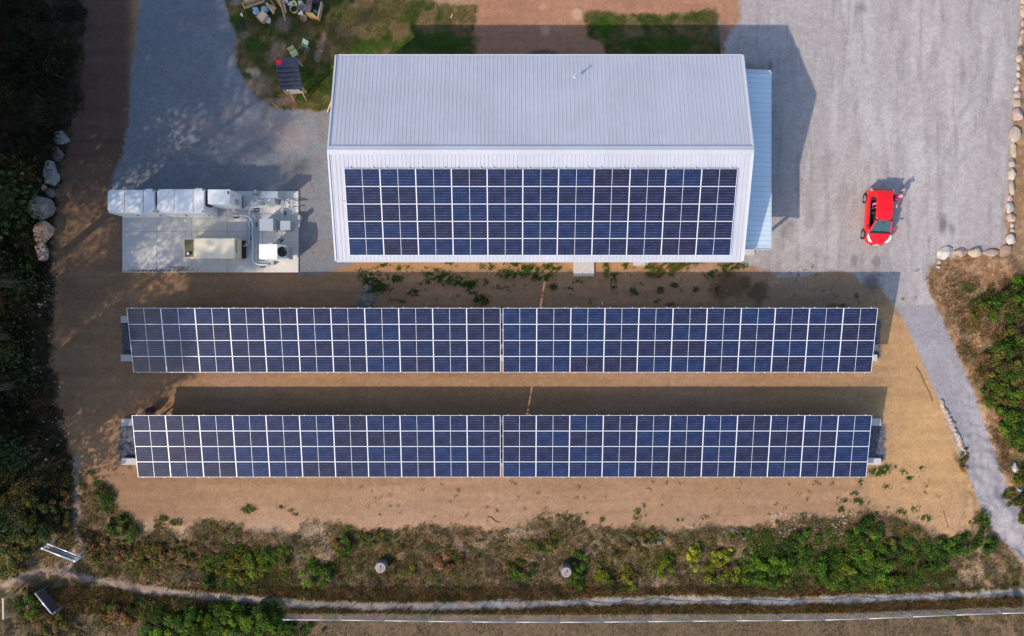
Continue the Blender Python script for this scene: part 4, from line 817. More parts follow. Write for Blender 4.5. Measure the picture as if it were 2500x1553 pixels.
SH = [ # bank, from west to east
 (255, 1215, 22, 30, .5, OLIVE + GREEN, 'olive shrub at the west end of the bank beside the narrow trail'),
 (300, 1290, 34, 30, .8, GREEN + OLIVE, 'dark green shrub spilling onto the field\'s southwest corner'),
 (255, 1330, 36, 34, .7, OLIVE + DRY, 'olive brown bush above the trail junction'),
 (340, 1350, 50, 34, .6, OLIVE + RUST, 'tawny olive bush in the middle of the western bank'),
 (440, 1350, 46, 34, .7, OLIVE + DRY, 'dull olive bush left of the lime bramble'),
 (515, 1378, 20, 44, .8, LIME + GREEN, 'upright lime green bramble clump on the western bank'),
 (600, 1370, 60, 34, .9, LIME + OLIVE, 'broad lime and olive bramble on the western bank'),
 (680, 1350, 36, 30, .8, GREEN + OLIVE, 'deep green bramble right of the broad lime one'),
 (575, 1415, 40, 22, .5, OLIVE + GREEN, 'low green bush just above the trail under the lime bramble'),
 (780, 1400, 34, 32, .9, G3, 'rounded bright green bush left of the western stump'),
 (840, 1320, 22, 36, .7, OLIVE + GREEN, 'grassy dark green tuft up at the field edge above the western stump'),
 (915, 1310, 30, 22, .5, OLIVE, 'low olive bush at the field edge right above the western stump'),
 (985, 1380, 40, 30, .5, OLIVE + DRY, 'olive brown bush to the right of the western stump'),
 (1100, 1370, 30, 34, .6, RUST + OLIVE, 'reddish brown thicket midway between the two stumps'),
 (1275, 1385, 34, 26, .6, GREEN + OLIVE, 'green and rust bush left of the eastern stump'),
 (1330, 1320, 36, 24, .5, OLIVE, 'grey olive bush near the field edge above the eastern stump'),
 (1411, 1372, 19, 34, 1.1, GREEN, 'tall dark green bush right beside the eastern stump'),
 (1402, 1425, 22, 14, .5, LIME + GREEN, 'small lime green clump below the eastern stump'),
 (1465, 1400, 18, 22, .6, LIME, 'yellow green clump second right of the eastern stump'),
 (1530, 1410, 30, 28, .6, OLIVE + LIME, 'olive lime bush low on the bank'),
 (1622, 1380, 22, 34, .7, LIME + GREEN, 'bushy green clump left of the tall yellow plant'),
 (1500, 1330, 50, 24, .45, OLIVE + DRY, 'wide dull bush high on the bank under the field edge'),
 (1580, 1310, 40, 18, .4, GREY + OLIVE, 'greyish dry bush at the upper bank edge'),
 (1690, 1355, 15, 32, .9, [(.36, .34, .02), (.25, .28, .02), (.3, .34, .03)], 'narrow bright yellow plant on the eastern bank'),
 (1760, 1352, 24, 18, .8, [(.40, .33, .015), (.24, .24, .02), (.14, .19, .02)], 'yellow topped shrub right of the narrow yellow plant'),
 (1745, 1390, 20, 28, .7, LIME, 'yellow green trailing bush below the yellow topped shrub'),
 (1800, 1390, 26, 26, .8, LIME + GREEN, 'lime bush at the left edge of the big bramble thicket'),
 (1870, 1380, 48, 48, 1.3, G3, 'large vivid green bramble mound, leftmost of the thicket'),
 (1930, 1350, 36, 34, 1.0, GREEN, 'dark green mound behind the leftmost bramble'),
 (1965, 1310, 34, 22, .6, OLIVE + GREEN, 'low olive growth behind the thicket at the field edge'),
 (2040, 1390, 48, 44, 1.3, G3 + LIME[:1], 'big green bramble mound in the centre of the thicket'),
 (2110, 1300, 34, 34, 1.0, G3, 'green bramble reaching up to the field at the thicket top'),
 (2120, 1370, 50, 50, 1.4, G3 + LIME[1:2], 'tallest bramble mound with yellowed leaves'),
 (2190, 1330, 40, 30, .9, OLIVE + GREEN, 'olive topped bramble on the right of the thicket'),
 (2165, 1415, 34, 24, .9, LIME + G3, 'lime fringed bramble low beside the trail'),
 (2260, 1360, 36, 40, 1.0, G3, 'bramble mound on the thicket\'s right flank'),
 (2310, 1330, 30, 24, .8, GREEN, 'dark bramble spilling under the field\'s southeast corner'),
 (2370, 1325, 46, 26, 1.0, GREEN + [(.05, .10, .02)], 'dark green bush at the bank\'s east end below the bare field'),
 (2400, 1268, 10, 22, .5, G3, 'small upright green plant between field corner and footpath'),
 (1800, 1300, 26, 14, .35, OLIVE + GREY, 'sparse grey olive bush among pale stones'),
 # below the trail, west
 (75, 1470, 30, 34, .8, GREEN + OLIVE, 'green bush left of the lower silver gate'),
 (140, 1530, 44, 26, .6, OLIVE + RUST, 'olive rust bush at the bottom left corner'),
 (300, 1500, 50, 26, .7, RUST + OLIVE, 'rust brown bush below the dark trail verge'),
 (400, 1530, 46, 32, 1.2, G3 + LIME[:1], 'glossy green bramble at the bottom edge, first from left'),
 (480, 1520, 46, 36, 1.4, G3 + LIME[1:2], 'bright bramble mound at the bottom edge with yellow leaves'),
 (560, 1510, 50, 38, 1.6, G3 + LIME[:1], 'largest green bramble mound at the bottom edge'),
 (640, 1510, 40, 34, 1.3, G3, 'green bramble mound beside the start of the wire fence'),
 (720, 1535, 60, 18, .5, OLIVE + GREEN, 'low olive scrub under the west end of the wire fence'),
 (30, 1330, 50, 60, 1.2, OLIVE + DARK, 'large shaded olive bush at the left edge'),
 (90, 1270, 40, 60, 1.6, DARK + OLIVE, 'tall dark shrub above the upper silver gate'),
 (150, 1240, 24, 60, .9, OLIVE + DRY, 'olive shrub along the narrow vertical trail'),
 # east of the footpath
 (2445, 740, 44, 34, 1.5, OLIVE + GREEN, 'leafy shrub below the dry earth corner of the parking lot'),
 (2490, 720, 30, 34, 1.8, GREEN, 'dark shrub on the right edge of the photograph, topmost'),
 (2400, 755, 36, 26, .9, OLIVE + LIME[1:2], 'olive shrub close to the footpath\'s upper end'),
 (2485, 800, 34, 44, 1.6, OLIVE + GREEN, 'shrub with white blossoms on the right edge'),
 (2455, 880, 42, 40, 1.4, OLIVE + GREEN, 'broad olive shrub halfway down the footpath'),
 (2410, 890, 26, 30, 1.0, OLIVE + DRY, 'dull shrub leaning over the footpath verge'),
 (2495, 930, 30, 40, 1.8, GREEN + OLIVE, 'tall dark shrub on the right edge beside the footpath'),
 (2430, 960, 30, 40, 1.1, GREEN + OLIVE, 'green shrub right of the row of edge stones'),
 (2470, 1030, 36, 44, 1.3, G3 + LIME[1:2], 'brightest green shrub along the footpath'),
 (2500, 1080, 26, 36, 1.2, GREEN, 'dark green shrub under the brightest one at the right edge'),
 (2495, 1170, 26, 30, .8, OLIVE + GREEN, 'olive shrub below the white rock at the right edge'),
 (2460, 1210, 12, 24, .5, OLIVE, 'small olive shrub on the lower footpath verge'),
 (2500, 1240, 20, 30, .7, OLIVE + GREEN, 'last shrub down the right side of the footpath'),
 (2350, 1120, 10, 30, .3, OLIVE + DRY, 'thin dry scrub between sandy field and footpath')]
for s in SH: shrub(s[0], s[1], s[2] * 1.3, s[3] * 1.25, s[4] * .8, s[5], s[6], leaf=.11 if s[4] > .55 else .085, dens=1.2)
# --- tall trees of the western wood, which cast the shade over the yard
def tree_meshes(seed, h, dense=0):
    r_ = np.random.default_rng(seed); m = MB(); tip = Vector((r_.normal(0, .4), r_.normal(0, .4), h * .95))
    m.tube([Vector((0, 0, -.3)), Vector((.1, .05, h * .3)), tip * .6, tip], [.30, .24, .15, .03], 8)
    cen = []; nb = 30
    for k in range(nb):
        t = .20 + .78 * k / nb; a = k * 2.4 + r_.uniform(-.4, .4); ln = (1.05 - t) * 4.6 * r_.uniform(.7, 1.15) + .7; b = Vector((tip.x * t, tip.y * t, h * .95 * t)); e = b + Vector((math.cos(a) * ln, math.sin(a) * ln, ln * .22))
        m.tube([b, (b + e) / 2 + Vector((0, 0, .15)), e], [.09, .05, .015], 5, caps=False)
        for q in (.45, .72, 1.0): cen.append(tuple(b.lerp(e, q)) + (.55 + .35 * (1 - t),))
    cen = np.array(cen); n = [8000, 9500][dense]; i = r_.integers(0, len(cen), n); v = r_.normal(size=(n, 3)) * np.array([.62, .62, .38]); Pn = cen[i, :3] + v * cen[i, 3:4] * 1.5
    Cn = np.array(DARK + [(.04, .08, .015)])[r_.integers(0, 4, n)] * r_.uniform(.7, 1.4, (n, 1)); return m, Pn, Cn, r_.uniform(.13, .25, n) if not dense else r_.uniform(.26, .44, n)
protos = []
def dup_tree(src, x, y, rz, s):
    e = src.copy(); COL.objects.link(e); e.location = (x, y, float(hz(x, y))); e.rotation_euler = (0, 0, rz); e.scale = (s, s, s)
    for ch in src.children: c_ = ch.copy(); COL.objects.link(c_); c_.parent = e
    return e
TR = [(-33.6, -11.5, 0), (-33.2, -8.2, 1), (-32.4, -4.4, 2), (-32.6, -1.2, 0), (-32.2, 2.2, 1), (-33.6, 5.6, 2), (-34.8, 9.2, 0), (-35.6, 12.6, 1), (-34.8, 16.2, 2), (-35.8, 20.0, 0),
      (-40.5, -13.0, 2), (-41, -9.5, 0), (-40.2, -5.8, 1), (-41.3, -2.0, 2), (-40, 1.4, 0), (-41, 5.0, 1), (-40, 8.8, 2), (-41, 12.4, 0), (-40, 16.0, 1), (-46, 3, 1), (-45, 7.5, 2), (-46, 12, 0)]
seenp = {}
def sc_f(y): return .70 if y < -6 else (.78 if y < 0 else (.92 if y < 4 else 1.0))
for k, (x, y, t) in enumerate(TR):
    dn = 1 if (y > 5.0 or y < -6) else 0; key = (t, dn); rr_ = 0
    if key not in seenp:
        m, Pn, Cn, S = tree_meshes(200 + t, [24, 26, 25][t], dn); r = empty('woodland_tree', (x, y, float(hz(x, y)))); r.scale = [sc_f(y)] * 3; m.build('trunk', M_bark, r); leaves('crown', Pn, S, Cn, .5, parent=r, asp=.7); seenp[key] = r; e = r
    else: e = dup_tree(seenp[key], x, y, random.uniform(0, 6.28), random.uniform(.94, 1.08) * sc_f(y))
    tag(e, 'tall dark tree of the wood along the left edge', 'tree', 'tall trees of the western wood')
# ------------------------------------------------------------------ rocks
def stone_mat(name, col, v=.22):
    m, nt, bs = newmat(name); n = noise_of(nt, 6, 8, .7); n2_ = noise_of(nt, 1.8, 3, .5); oi = N(nt, 'ShaderNodeObjectInfo')
    rgb = N(nt, 'ShaderNodeRGB'); rgb.outputs[0].default_value = (*col, 1)
    c = mulcol(nt, rgb.outputs[0], mrange(nt, n.outputs[0], .3, .7, 1 - v, 1 + v)); c = mulcol(nt, c, mrange(nt, n2_.outputs[0], .35, .65, .82, 1.12)); c = mulcol(nt, c, mrange(nt, oi.outputs['Random'], 0, 1, .85, 1.12))
    nt.links.new(c, bs.inputs['Base Color']); bs.inputs['Roughness'].default_value = .9; bumpit(nt, bs, n.outputs[0], .5, .04); return m
M_st = {'grey': stone_mat('grey_granite', (.23, .22, .20), .4), 'pale': stone_mat('pale_stone', (.43, .36, .28)), 'tan': stone_mat('tan_stone', (.47, .36, .25)), 'pink': stone_mat('pinkish_stone', (.42, .31, .26)), 'dark': stone_mat('dark_stone', (.15, .12, .11)), 'rust': stone_mat('rusty_stone', (.38, .26, .18)), 'white': stone_mat('white_stone', (.50, .46, .41))}
def rock(px, py, rx, ry, kind, label, grp=None, rot=0.0, h=None, name='boulder', cat='boulder', sub=3):
    c = P(px, py); w, d = rx * GS, ry * GS; h = h or min(w, d) * .9; bm = bmesh.new(); bmesh.ops.create_icosphere(bm, subdivisions=sub, radius=1)
    sd = int(px * 3 + py) % 997; r_ = np.random.default_rng(sd); pl = [Vector(r_.normal(size=3)).normalized() for _ in range(12)]; off = [r_.uniform(.58, .88) for _ in pl]
    for v in bm.verts:
        q = v.co.copy()
        for n_, o_ in zip(pl, off):
            t = q.dot(n_) - o_
            if t > 0: q -= n_ * t
        nn = float(vnoise(q.x * 2.3 + sd, q.y * 2.3 + q.z * 1.7, sd)) - .5; q *= 1.16 + nn * .2; v.co = (q.x * w, q.y * d, q.z * h * .72 + h * .35)
    me = bpy.data.meshes.new(name); bm.to_mesh(me); bm.free(); me.materials.append(M_st[kind])
    for p in me.polygons: p.use_smooth = True
    o = bpy.data.objects.new(name, me); COL.objects.link(o); o.location = c; o.rotation_euler = (0, 0, rot); md = me
    try: me.set_sharp_from_angle(angle=R(32))
    except Exception: pass
    return tag(o, label, cat, grp)
gl_ = 'boulders along the left wood edge'
for (a, b, rx, ry, k, lab, rot) in [(153, 339, 17, 18, 'grey', 'northernmost pale boulder of the left row, half under leaves', .2), (143, 376, 14, 17, 'dark', 'dark brown boulder second from the north in the left row', .1), (126.5, 428, 21, 31, 'grey', 'tall angular grey boulder of the left row', .15), (126, 472, 11, 13, 'dark', 'small rounded boulder wedged between the two largest left boulders', .5), (109, 459, 8, 9, 'rust', 'little reddish stone beside the tall angular left boulder', .2), (89, 480, 7, 7, 'grey', 'little grey stone at the outer side of the left row', .9), (107, 512, 29, 27, 'grey', 'largest blue grey boulder of the left row', .1), (113, 567, 23, 27, 'rust', 'brown patched boulder second from the south in the left row', -.3), (106, 614, 17, 21, 'pink', 'southernmost triangular boulder of the left row', .2)]:
    rock(a, b, rx, ry, k, lab, gl_, rot)
for (a, b, r_, lab) in [(56, 424, 5, 'pale stone out in the dark undergrowth west of the boulder row'), (98, 439, 6, 'small stone against the west side of the tall angular boulder'), (48, 704, 6, 'pale stone in the undergrowth below the boulder row'), (88, 721, 5, 'pale stone on the wood edge below the boulder row'), (66, 831, 6, 'left one of a close pair of pale stones in the wood'), (79, 827, 6, 'right one of a close pair of pale stones in the wood'), (61, 977, 6, 'lone grey stone in the wood level with the lower array gap'), (137, 1020, 4, 'tiny white stone on the lane edge beside the lower array'), (142, 1086, 5, 'small pale stone on the lane edge near the lower footing beam'), (98, 770, 5, 'small grey stone at the wood edge beside the upper array')]: rock(a, b, r_, r_ * .8, 'grey', lab, 'loose stones in the western wood', 0, name='stone', cat='stone', sub=2)
RW = [(2497, 4, 8, 9, 'tan'), (2497, 17, 7, 6, 'tan'), (2497, 32, 7, 9, 'tan'), (2496, 57, 8, 7, 'pale'), (2495, 80, 5, 8, 'pale'), (2492, 98, 8, 12, 'pink'), (2489, 123, 6, 9, 'dark'), (2488, 144, 7, 10, 'tan'), (2485, 164, 5, 8, 'pale'), (2484, 184, 5, 6, 'white'), (2485, 200, 5, 7, 'tan'), (2481, 215, 6, 8, 'white'), (2481, 233, 9, 9, 'pink'), (2481, 252, 9, 9, 'tan'), (2481, 284, 12, 17, 'pink'), (2476, 332, 11, 19, 'pale'), (2471, 369, 7, 18, 'tan'), (2469, 398, 8, 10, 'pale'), (2468, 426, 9, 15, 'pale'), (2467, 458, 9, 17, 'pale'), (2464, 483, 7, 9, 'pink'), (2464, 508, 9, 13, 'white'), (2467, 531, 9, 10, 'pink'), (2470, 551, 5, 6, 'white'), (2470, 563, 5, 6, 'pale'), (2466, 586, 10, 13, 'white')]
for i, (a, b, rx, ry, k) in enumerate(RW):
    size = 'big' if ry > 14 else ('mid-sized' if ry > 8 else 'small'); rock(a, b, rx * 1.12, ry * 1.06, k, '%s %s stone, %s from the top in the parking lot\'s right edge row' % (size, {'tan': 'tan', 'pale': 'pale', 'pink': 'pinkish', 'dark': 'dark', 'white': 'whitish'}[k], ORD[i + 1]), 'edging stones down the right side of the parking lot', random.uniform(-.1, .1), name='edging_stone', cat='stone', sub=2, h=min(rx, ry) * GS * 1.1)
for (a, b, rx, ry, k, rot, lab) in [(2454, 613, 18, 12, 'rust', .6, 'reddish brown slab stone at the parking lot\'s lower right corner'), (2416, 618, 21, 8, 'pink', .05, 'long flat pinkish stone in the bottom edging row'), (2379, 617.5, 16, 12, 'tan', 0, 'round tan stone in the bottom edging row'), (2344, 615, 17, 10, 'pink', 0, 'block shaped pinkish stone in the bottom edging row'), (2306, 618, 19, 13, 'white', .3, 'largest pale stone at the west end of the bottom edging row')]: rock(a, b, rx, ry, k, lab, 'edging stones along the bottom of the parking lot', rot, name='edging_stone', cat='stone')
rock(2292, 640, 5, 5, 'pale', 'small stone just below the west end of the bottom edging row', 'small stones by the lot corner', 0, name='stone', cat='stone', sub=2); rock(2290, 652, 5, 4, 'white', 'lower small white stone below the west end of the bottom edging row', 'small stones by the lot corner', 0, name='stone', cat='stone', sub=2)
FS = [(900, 852, 4, 6), (907, 878, 4, 5), (915, 900, 4, 4), (925, 915, 5, 4), (937, 926, 4, 4), (944, 944, 7, 8), (958, 978, 5, 5), (964, 1000, 5, 4), (980, 1021, 7, 6), (992, 1050, 5, 7), (1006, 1082, 5, 5), (1022, 1106, 5, 6), (1031, 1132, 5, 7), (1040, 1160, 6, 5), (1050, 1185, 4, 5), (1060, 1206, 4, 6), (1066, 1226, 3, 4)]
for i, (a, b, rx, ry) in enumerate(FS): rock(2000 + a / 3.024, 700 + b / 3.024, rx * 1.15, ry * 1.25, ['pale', 'tan', 'pink'][i % 3], 'pale edging stone, %s from the top in the footpath\'s left edge row' % ORD[i + 1], 'edging stones along the footpath', .6, name='edging_stone', cat='stone', sub=2, h=.16)
rock(2478, 1142, 8, 13, 'white', 'large white rock among dry grass right of the lower footpath', None, .5)
rock(906, 687, 7, 7, 'grey', 'round pale stone at the west end of the weed strip', 'stones by the gravel heap', 0, name='stone', cat='stone'); rock(894, 703, 8, 11, 'grey', 'oval grey green stone above the dark gravel heap', 'stones by the gravel heap', -.6, name='stone', cat='stone'); rock(905, 704, 6, 9, 'dark', 'dark stone beside the oval grey green one', 'stones by the gravel heap', .1, name='stone', cat='stone'); rock(899, 677, 3, 4, 'white', 'tiny white stone in the west end of the weeds', 'stones by the gravel heap', .1, name='stone', cat='stone', sub=2)
# gravel heap
m = MB(); c = P(895, 735); n = 24; ring = 7
vs = []; 
for i in range(ring):
    for k in range(n):
        t = 2 * math.pi * k / n; rr = (i + 1) / ring * .62 * (1 + .15 * math.sin(3 * t) + .1 * math.sin(5 * t + 1)); vs.append((c.x + rr * math.cos(t), c.y + rr * 1.1 * math.sin(t), .30 * (1 - ((i + 1) / ring) ** 1.6) - (.05 if i == ring - 1 else 0)))
vs.append((c.x, c.y, .31)); fs = [(len(vs) - 1, k, (k + 1) % n) for k in range(n)] + [(i * n + k, (i + 1) * n + k, (i + 1) * n + (k + 1) % n, i * n + (k + 1) % n) for i in range(ring - 1) for k in range(n)]
m.add(vs, fs, 0, True); tag(m.build('gravel_heap', stone_mat('heap_gravel', (.20, .195, .18), .5)), 'low dark heap of gravel at the north edge of the upper array', 'gravel heap')
# scattered small stones and sticks: too many to count
V = []; F = []; base = [(-1, -1, -.5), (1, -1, -.5), (1, 1, -.5), (-1, 1, -.5), (-.6, -.5, .5), (.5, -.6, .6), (.6, .6, .45), (-.5, .5, .55)]; fb = [(4, 5, 6, 7), (0, 1, 5, 4), (1, 2, 6, 5), (2, 3, 7, 6), (3, 0, 4, 7)]
def sprinkle(n, box, dens, smin, smax):
    X, Y, Z, u, v = scatter(dens, n, box)
    for x, y, z in zip(X, Y, Z):
        s = random.uniform(smin, smax) * random.choice([.6, 1, 1]); a = random.uniform(0, 6.28); ca, sa = math.cos(a), math.sin(a); o = len(V)
        for (bx_, by_, bz_) in base: V.append((x + (bx_ * ca - by_ * sa) * s, y + (bx_ * sa + by_ * ca) * s * .8, z + .02 + bz_ * s * .8))
        for f in fb: F.append([o + i for i in f])
sprinkle(260, (1880, 2090, 1252, 1345), lambda u, v, X, Y: .3 + .5 * sstep(.4, .6, fbm(X, Y, 3)), .03, .10)
sprinkle(160, (1180, 1800, 1262, 1440), lambda u, v, X, Y: .25 + 0 * X, .03, .08)
sprinkle(90, (720, 820, 1280, 1390), lambda u, v, X, Y: .5 + 0 * X, .03, .08)
sprinkle(200, (60, 175, 640, 1150), lambda u, v, X, Y: .35 * sstep(-14, 2, field(m_west, X, Y)), .03, .10)
sprinkle(160, (900, 2200, 660, 745), lambda u, v, X, Y: .25 + 0 * X, .015, .05)
sprinkle(120, (2270, 2480, 640, 1100), lambda u, v, X, Y: .4 * (field(m_east, X, Y) > 0), .02, .07)
sprinkle(140, (2140, 2320, 900, 1240), lambda u, v, X, Y: .2 + 0 * X, .015, .045)
sprinkle(60, (1620, 2100, 1420, 1450), lambda u, v, X, Y: .4 + 0 * X, .02, .05)
o = raw_mesh('scattered_stones', np.array(V), np.array(F), M_st['pale']); tag(o, kind='stuff')
M_stick = mat('dead_wood', (.20, .13, .08), .9, 0, .3, 20)
def stick(pts, r, label, mt=None, nm='stick', cat='stick'):
    m = MB(); m.tube([P(a, b, None, .03) for a, b in pts], r, 6); return tag(m.build(nm, mt or M_stick), label, cat)
stick([(1197, 1262), (1204, 1269), (1211, 1274), (1222, 1276)], [.03, .03, .025, .01], 'dark crooked stick at the bank\'s upper edge')
stick([(2237, 897), (2245, 910), (2252, 925), (2256, 935), (2268, 958), (2276, 980)], [.03] * 6, 'thin crooked branch lying on the sand left of the footpath')
stick([(2303, 1248), (2307, 1262), (2312, 1278), (2315, 1290)], [.02] * 4, 'thin stick near the southeast corner of the field')
# ------------------------------------------------------------------ stumps
M_stump = mat('weathered_wood', (.20, .165, .155), .9, 0, .25, 14, .4); M_stumptop = mat('cut_wood', (.36, .31, .29), .85, 0, .22, 10, .2); M_crack = mat('crack_shadow', (.04, .03, .03), .95)
for (a, b, rr, tilt, lab) in [(929, 1386, .37, .1, 'cracked tree stump on the western part of the bank'), (1383, 1397, .36, -.1, 'cracked tree stump on the bank beside the tall dark green bush')]:
    c = P(a, b, None); h = 1.0; cc = P(a, b, c.z + h); r = empty('tree_stump', (cc.x, cc.y, c.z), random.uniform(0, 6), lab, 'tree stump', 'cracked tree stumps on the bank')
    m = MB(); pr = [(rr * 1.2, -.2), (rr * 1.12, .15), (rr * 1.02, .5), (rr, h - .04), (rr * .93, h)]; n = 28; vs = []
    for (q, z) in pr:
        for k in range(n): t = 2 * math.pi * k / n; q2 = q * (1 + .05 * math.sin(5 * t) + .035 * math.sin(9 * t + 1)); vs.append((q2 * math.cos(t), q2 * math.sin(t), z))
    m.add(vs, [(i * n + k, i * n + (k + 1) % n, (i + 1) * n + (k + 1) % n, (i + 1) * n + k) for i in range(len(pr) - 1) for k in range(n)], 0, True); m.build('bark', M_stump, r)
    m = MB()
    for j, (r0, r1, dz) in enumerate([(0, .3, .012), (.32, .60, .0), (.62, .90, .012)]):
        m.lathe((0, 0, h), [(rr * r0 + .001, dz - .02), (rr * r0 + .001, dz + .004), (rr * r1, dz + .004), (rr * r1, dz - .02)], 26)
    m.build('cut_face', M_stumptop, r)
    m = MB(); m.add([(-rr * .75, -.02, h + .02), (-.1, -.035, h + .02), (.1, -.01, h + .02), (rr * .7, .03, h + .02), (.1, .03, h + .02), (-.1, .02, h + .02)], [(0, 1, 2, 3, 4, 5)]); m.build('crack', M_crack, r)
# ------------------------------------------------------------------ wire fence at the bottom
fx_ = [725, 832, 939, 1046, 1153, 1260, 1367, 1475, 1583, 1692, 1799, 1908, 2015, 2122, 2229, 2334, 2446, 2556]
def fence_y(x): return 1513 + 6 * sstep(690, 1300, x) - 4 * sstep(1350, 1900, x) - 20 * sstep(1900, 2600, x)     # rail row in the photograph
def rail_pt(x):
    q = P(x, 1500, None); zt_ = q.z + 1.22; return P(x, float(fence_y(x)), zt_)
fr = empty('wire_fence', rail_pt(725) - Vector((0, 0, 1.2)), 0, 'chain link fence with white top rail along the bottom of the picture', 'fence'); FO = Vector(fr.location)
pts = [rail_pt(x) - FO for x in [690] + fx_]
M_rail = mat('white_rail', (.48, .50, .55), .4, .2, .05); M_wire = mat('fence_wire', (.50, .50, .52), .5, .5, .05)
for k in range(len(pts) - 1): m = MB(); m.tube([pts[k], pts[k + 1]], .035, 8); m.build('top_rail', M_rail, fr)
for p in pts[1:]: m = MB(); m.tube([p + Vector((0, 0, -1.25)), p + Vector((0, 0, -.02))], .032, 8); m.build('post', M_galv, fr); 
m = MB()
for k in range(len(pts) - 1):
    a, b = pts[k], pts[k + 1]; L = (b - a).length; s = .14; hh = 1.12; nn = int(L / s)
    for i in range(-8, nn + 1):
        for sg in (1, -1):
            x0 = i * s; x1 = x0 + hh; z0, z1 = -1.17, -.05
            if x0 < 0: z0 += -x0; x0 = 0
            if x1 > L: z1 -= (x1 - L); x1 = L
            if x0 >= x1: continue
            p0 = a.lerp(b, x0 / L); p1 = a.lerp(b, x1 / L); 
            if sg == 1: q0, q1 = p0 + Vector((0, 0, z0)), p1 + Vector((0, 0, z1))
            else: q0, q1 = p0 + Vector((0, .004, -1.22 - z0)), p1 + Vector((0, .004, -1.22 - z1))
            m.tube([q0, q1], .0035, 3, caps=False)
    m.tube([a + Vector((0, 0, -1.17)), b + Vector((0, 0, -1.17))], .006, 4, caps=False)
mesh_o = m.build('wire_mesh', M_wire, fr); mesh_o['kind'] = 'stuff'
# ------------------------------------------------------------------ silver gates and the post at the left edge
M_alu = mat('aluminium', (.70, .73, .78), .3, .5, .08, 6)
def gate(a, b, h, label):
    """steel swing barrier: top rail a-b in photograph pixels at height h"""
    A_, B_ = P(*a, h), P(*b, h); r = empty('steel_gate', ((A_.x + B_.x) / 2, (A_.y + B_.y) / 2, 0), 0, label, 'gate', 'silver barrier gates by the trail'); Q = Vector(r.location); A_ -= Q; B_ -= Q; return r, A_, B_
r, A_, B_ = gate((103, 1339), (182, 1370), 1.3, 'upper silver barrier gate with parallel rails above the trail junction')
zg = float(hz(r.location.x, r.location.y)) - .1; d = (B_ - A_).normalized(); up = Vector((0, 0, 1)); back = Vector((-d.y, d.x, 0))
m = MB(); m.tube([A_, B_], .055, 10); m.build('top_rail', M_alu, r)
for k, z in enumerate((.85, .45)): m = MB(); m.tube([A_ + Vector((0, 0, z - 1.3)), B_ + Vector((0, 0, z - 1.3))], .035, 8); m.build('lower_rail', M_alu, r)
m = MB(); m.add([A_ + d * .25 + Vector((0, 0, z)) for z in (-.12, -.75)] + [B_ - d * .25 + Vector((0, 0, z)) for z in (-.75, -.12)], [(0, 1, 2, 3)]); m.build('infill_panel', mat('grey_panel', (.30, .33, .38), .35, .4), r)
for e, s in ((A_, 1), (B_, -1)):
    m = MB(); m.tube([e + Vector((0, 0, .05)), Vector((e.x, e.y, zg))], .06, 10); m.build('post', M_alu, r)
    m = MB(); m.tube([e + Vector((0, 0, -.05)), Vector((e.x, e.y, zg)) + back * .75 + d * .25 * s], .04, 8); m.build('brace', M_alu, r)
    m = MB(); c_ = e + d * s * .35 + back * .32 + Vector((0, 0, -.15)); m.bar(c_ - d * .22, c_ + d * .22, .05, .05); m.build('hinge_bar', mat('bright_bar', (.85, .84, .80), .4), r)
r, A_, B_ = gate((86, 1449), (125, 1497), 1.2, 'lower silver barrier gate with a single thin rail, in the corner brush')
zg = float(hz(r.location.x, r.location.y)) - .1; d = (B_ - A_).normalized(); back = Vector((-d.y, d.x, 0))
m = MB(); m.tube([A_, B_], .045, 10); m.build('top_rail', M_alu, r)
m = MB(); m.add([A_ + Vector((0, 0, -.1)), A_ + Vector((0, 0, -.95)), B_ + Vector((0, 0, -.95)), B_ + Vector((0, 0, -.1))], [(0, 1, 2, 3)]); m.build('infill_panel', mat('dark_panel', (.05, .05, .07), .5), r)
for e, s in ((A_, 1), (B_, -1)):
    m = MB(); m.tube([e, Vector((e.x, e.y, zg))], .045, 8); m.build('post', mat('dark_steel', (.12, .12, .14), .5, .3), r)
for k in range(2):
    m = MB(); c_ = B_ + d * .12 + back * (.1 + .16 * k); m.tube([c_ + Vector((0, 0, .0)), c_ + back * .5 + Vector((0, 0, -.9))], .03, 8); m.lathe(c_, [(.0, .05), (.07, .04), (.07, -.04), (0, -.05)], 10); m.build('latch_arm', mat('dark_steel', (.12, .12, .14)), r)
m = MB(); a_ = P(7.5, 1460, .75); b_ = P(8.5, 1512, .75); m.bar(a_, b_, .085, .085); m.box(a_.x - .05, a_.x + .05, a_.y - .1, a_.y, -1.0, .70); m.box(b_.x - .05, b_.x + .05, b_.y, b_.y + .1, -1.0, .70)
tag(m.build('wooden_rail', mat('bleached_wood', (.62, .53, .40), .8, 0, .15, 12)), 'bleached wooden rail at the very left edge beside the trail', 'rail')
# ------------------------------------------------------------------ dark bundle behind the lower array
c = P(366, 1003, .5); r = empty('tarp_bundle', (c.x, c.y, 0), .35, 'dark maroon covered bundle at the northwest corner of the lower array', 'bundle')
bm = bmesh.new(); bmesh.ops.create_icosphere(bm, subdivisions=3, radius=1)
for v in bm.verts: v.co = (v.co.x * .30, v.co.y * .24, v.co.z * .5 + .45); v.co *= 1 + (float(vnoise(v.co.x * 9, v.co.y * 9 + v.co.z * 5, 3)) - .5) * .25
me = bpy.data.meshes.new('cover'); bm.to_mesh(me); bm.free(); me.materials.append(mat('maroon_cloth', (.045, .012, .025), .8, 0, .3)); o = bpy.data.objects.new('cover', me); COL.objects.link(o); o.parent = r
m = MB(); m.tube([(-.2, -.2, .3), (0, -.27, .34), (.25, -.18, .3)], .02, 6); m.build('strap', M_dark, r)
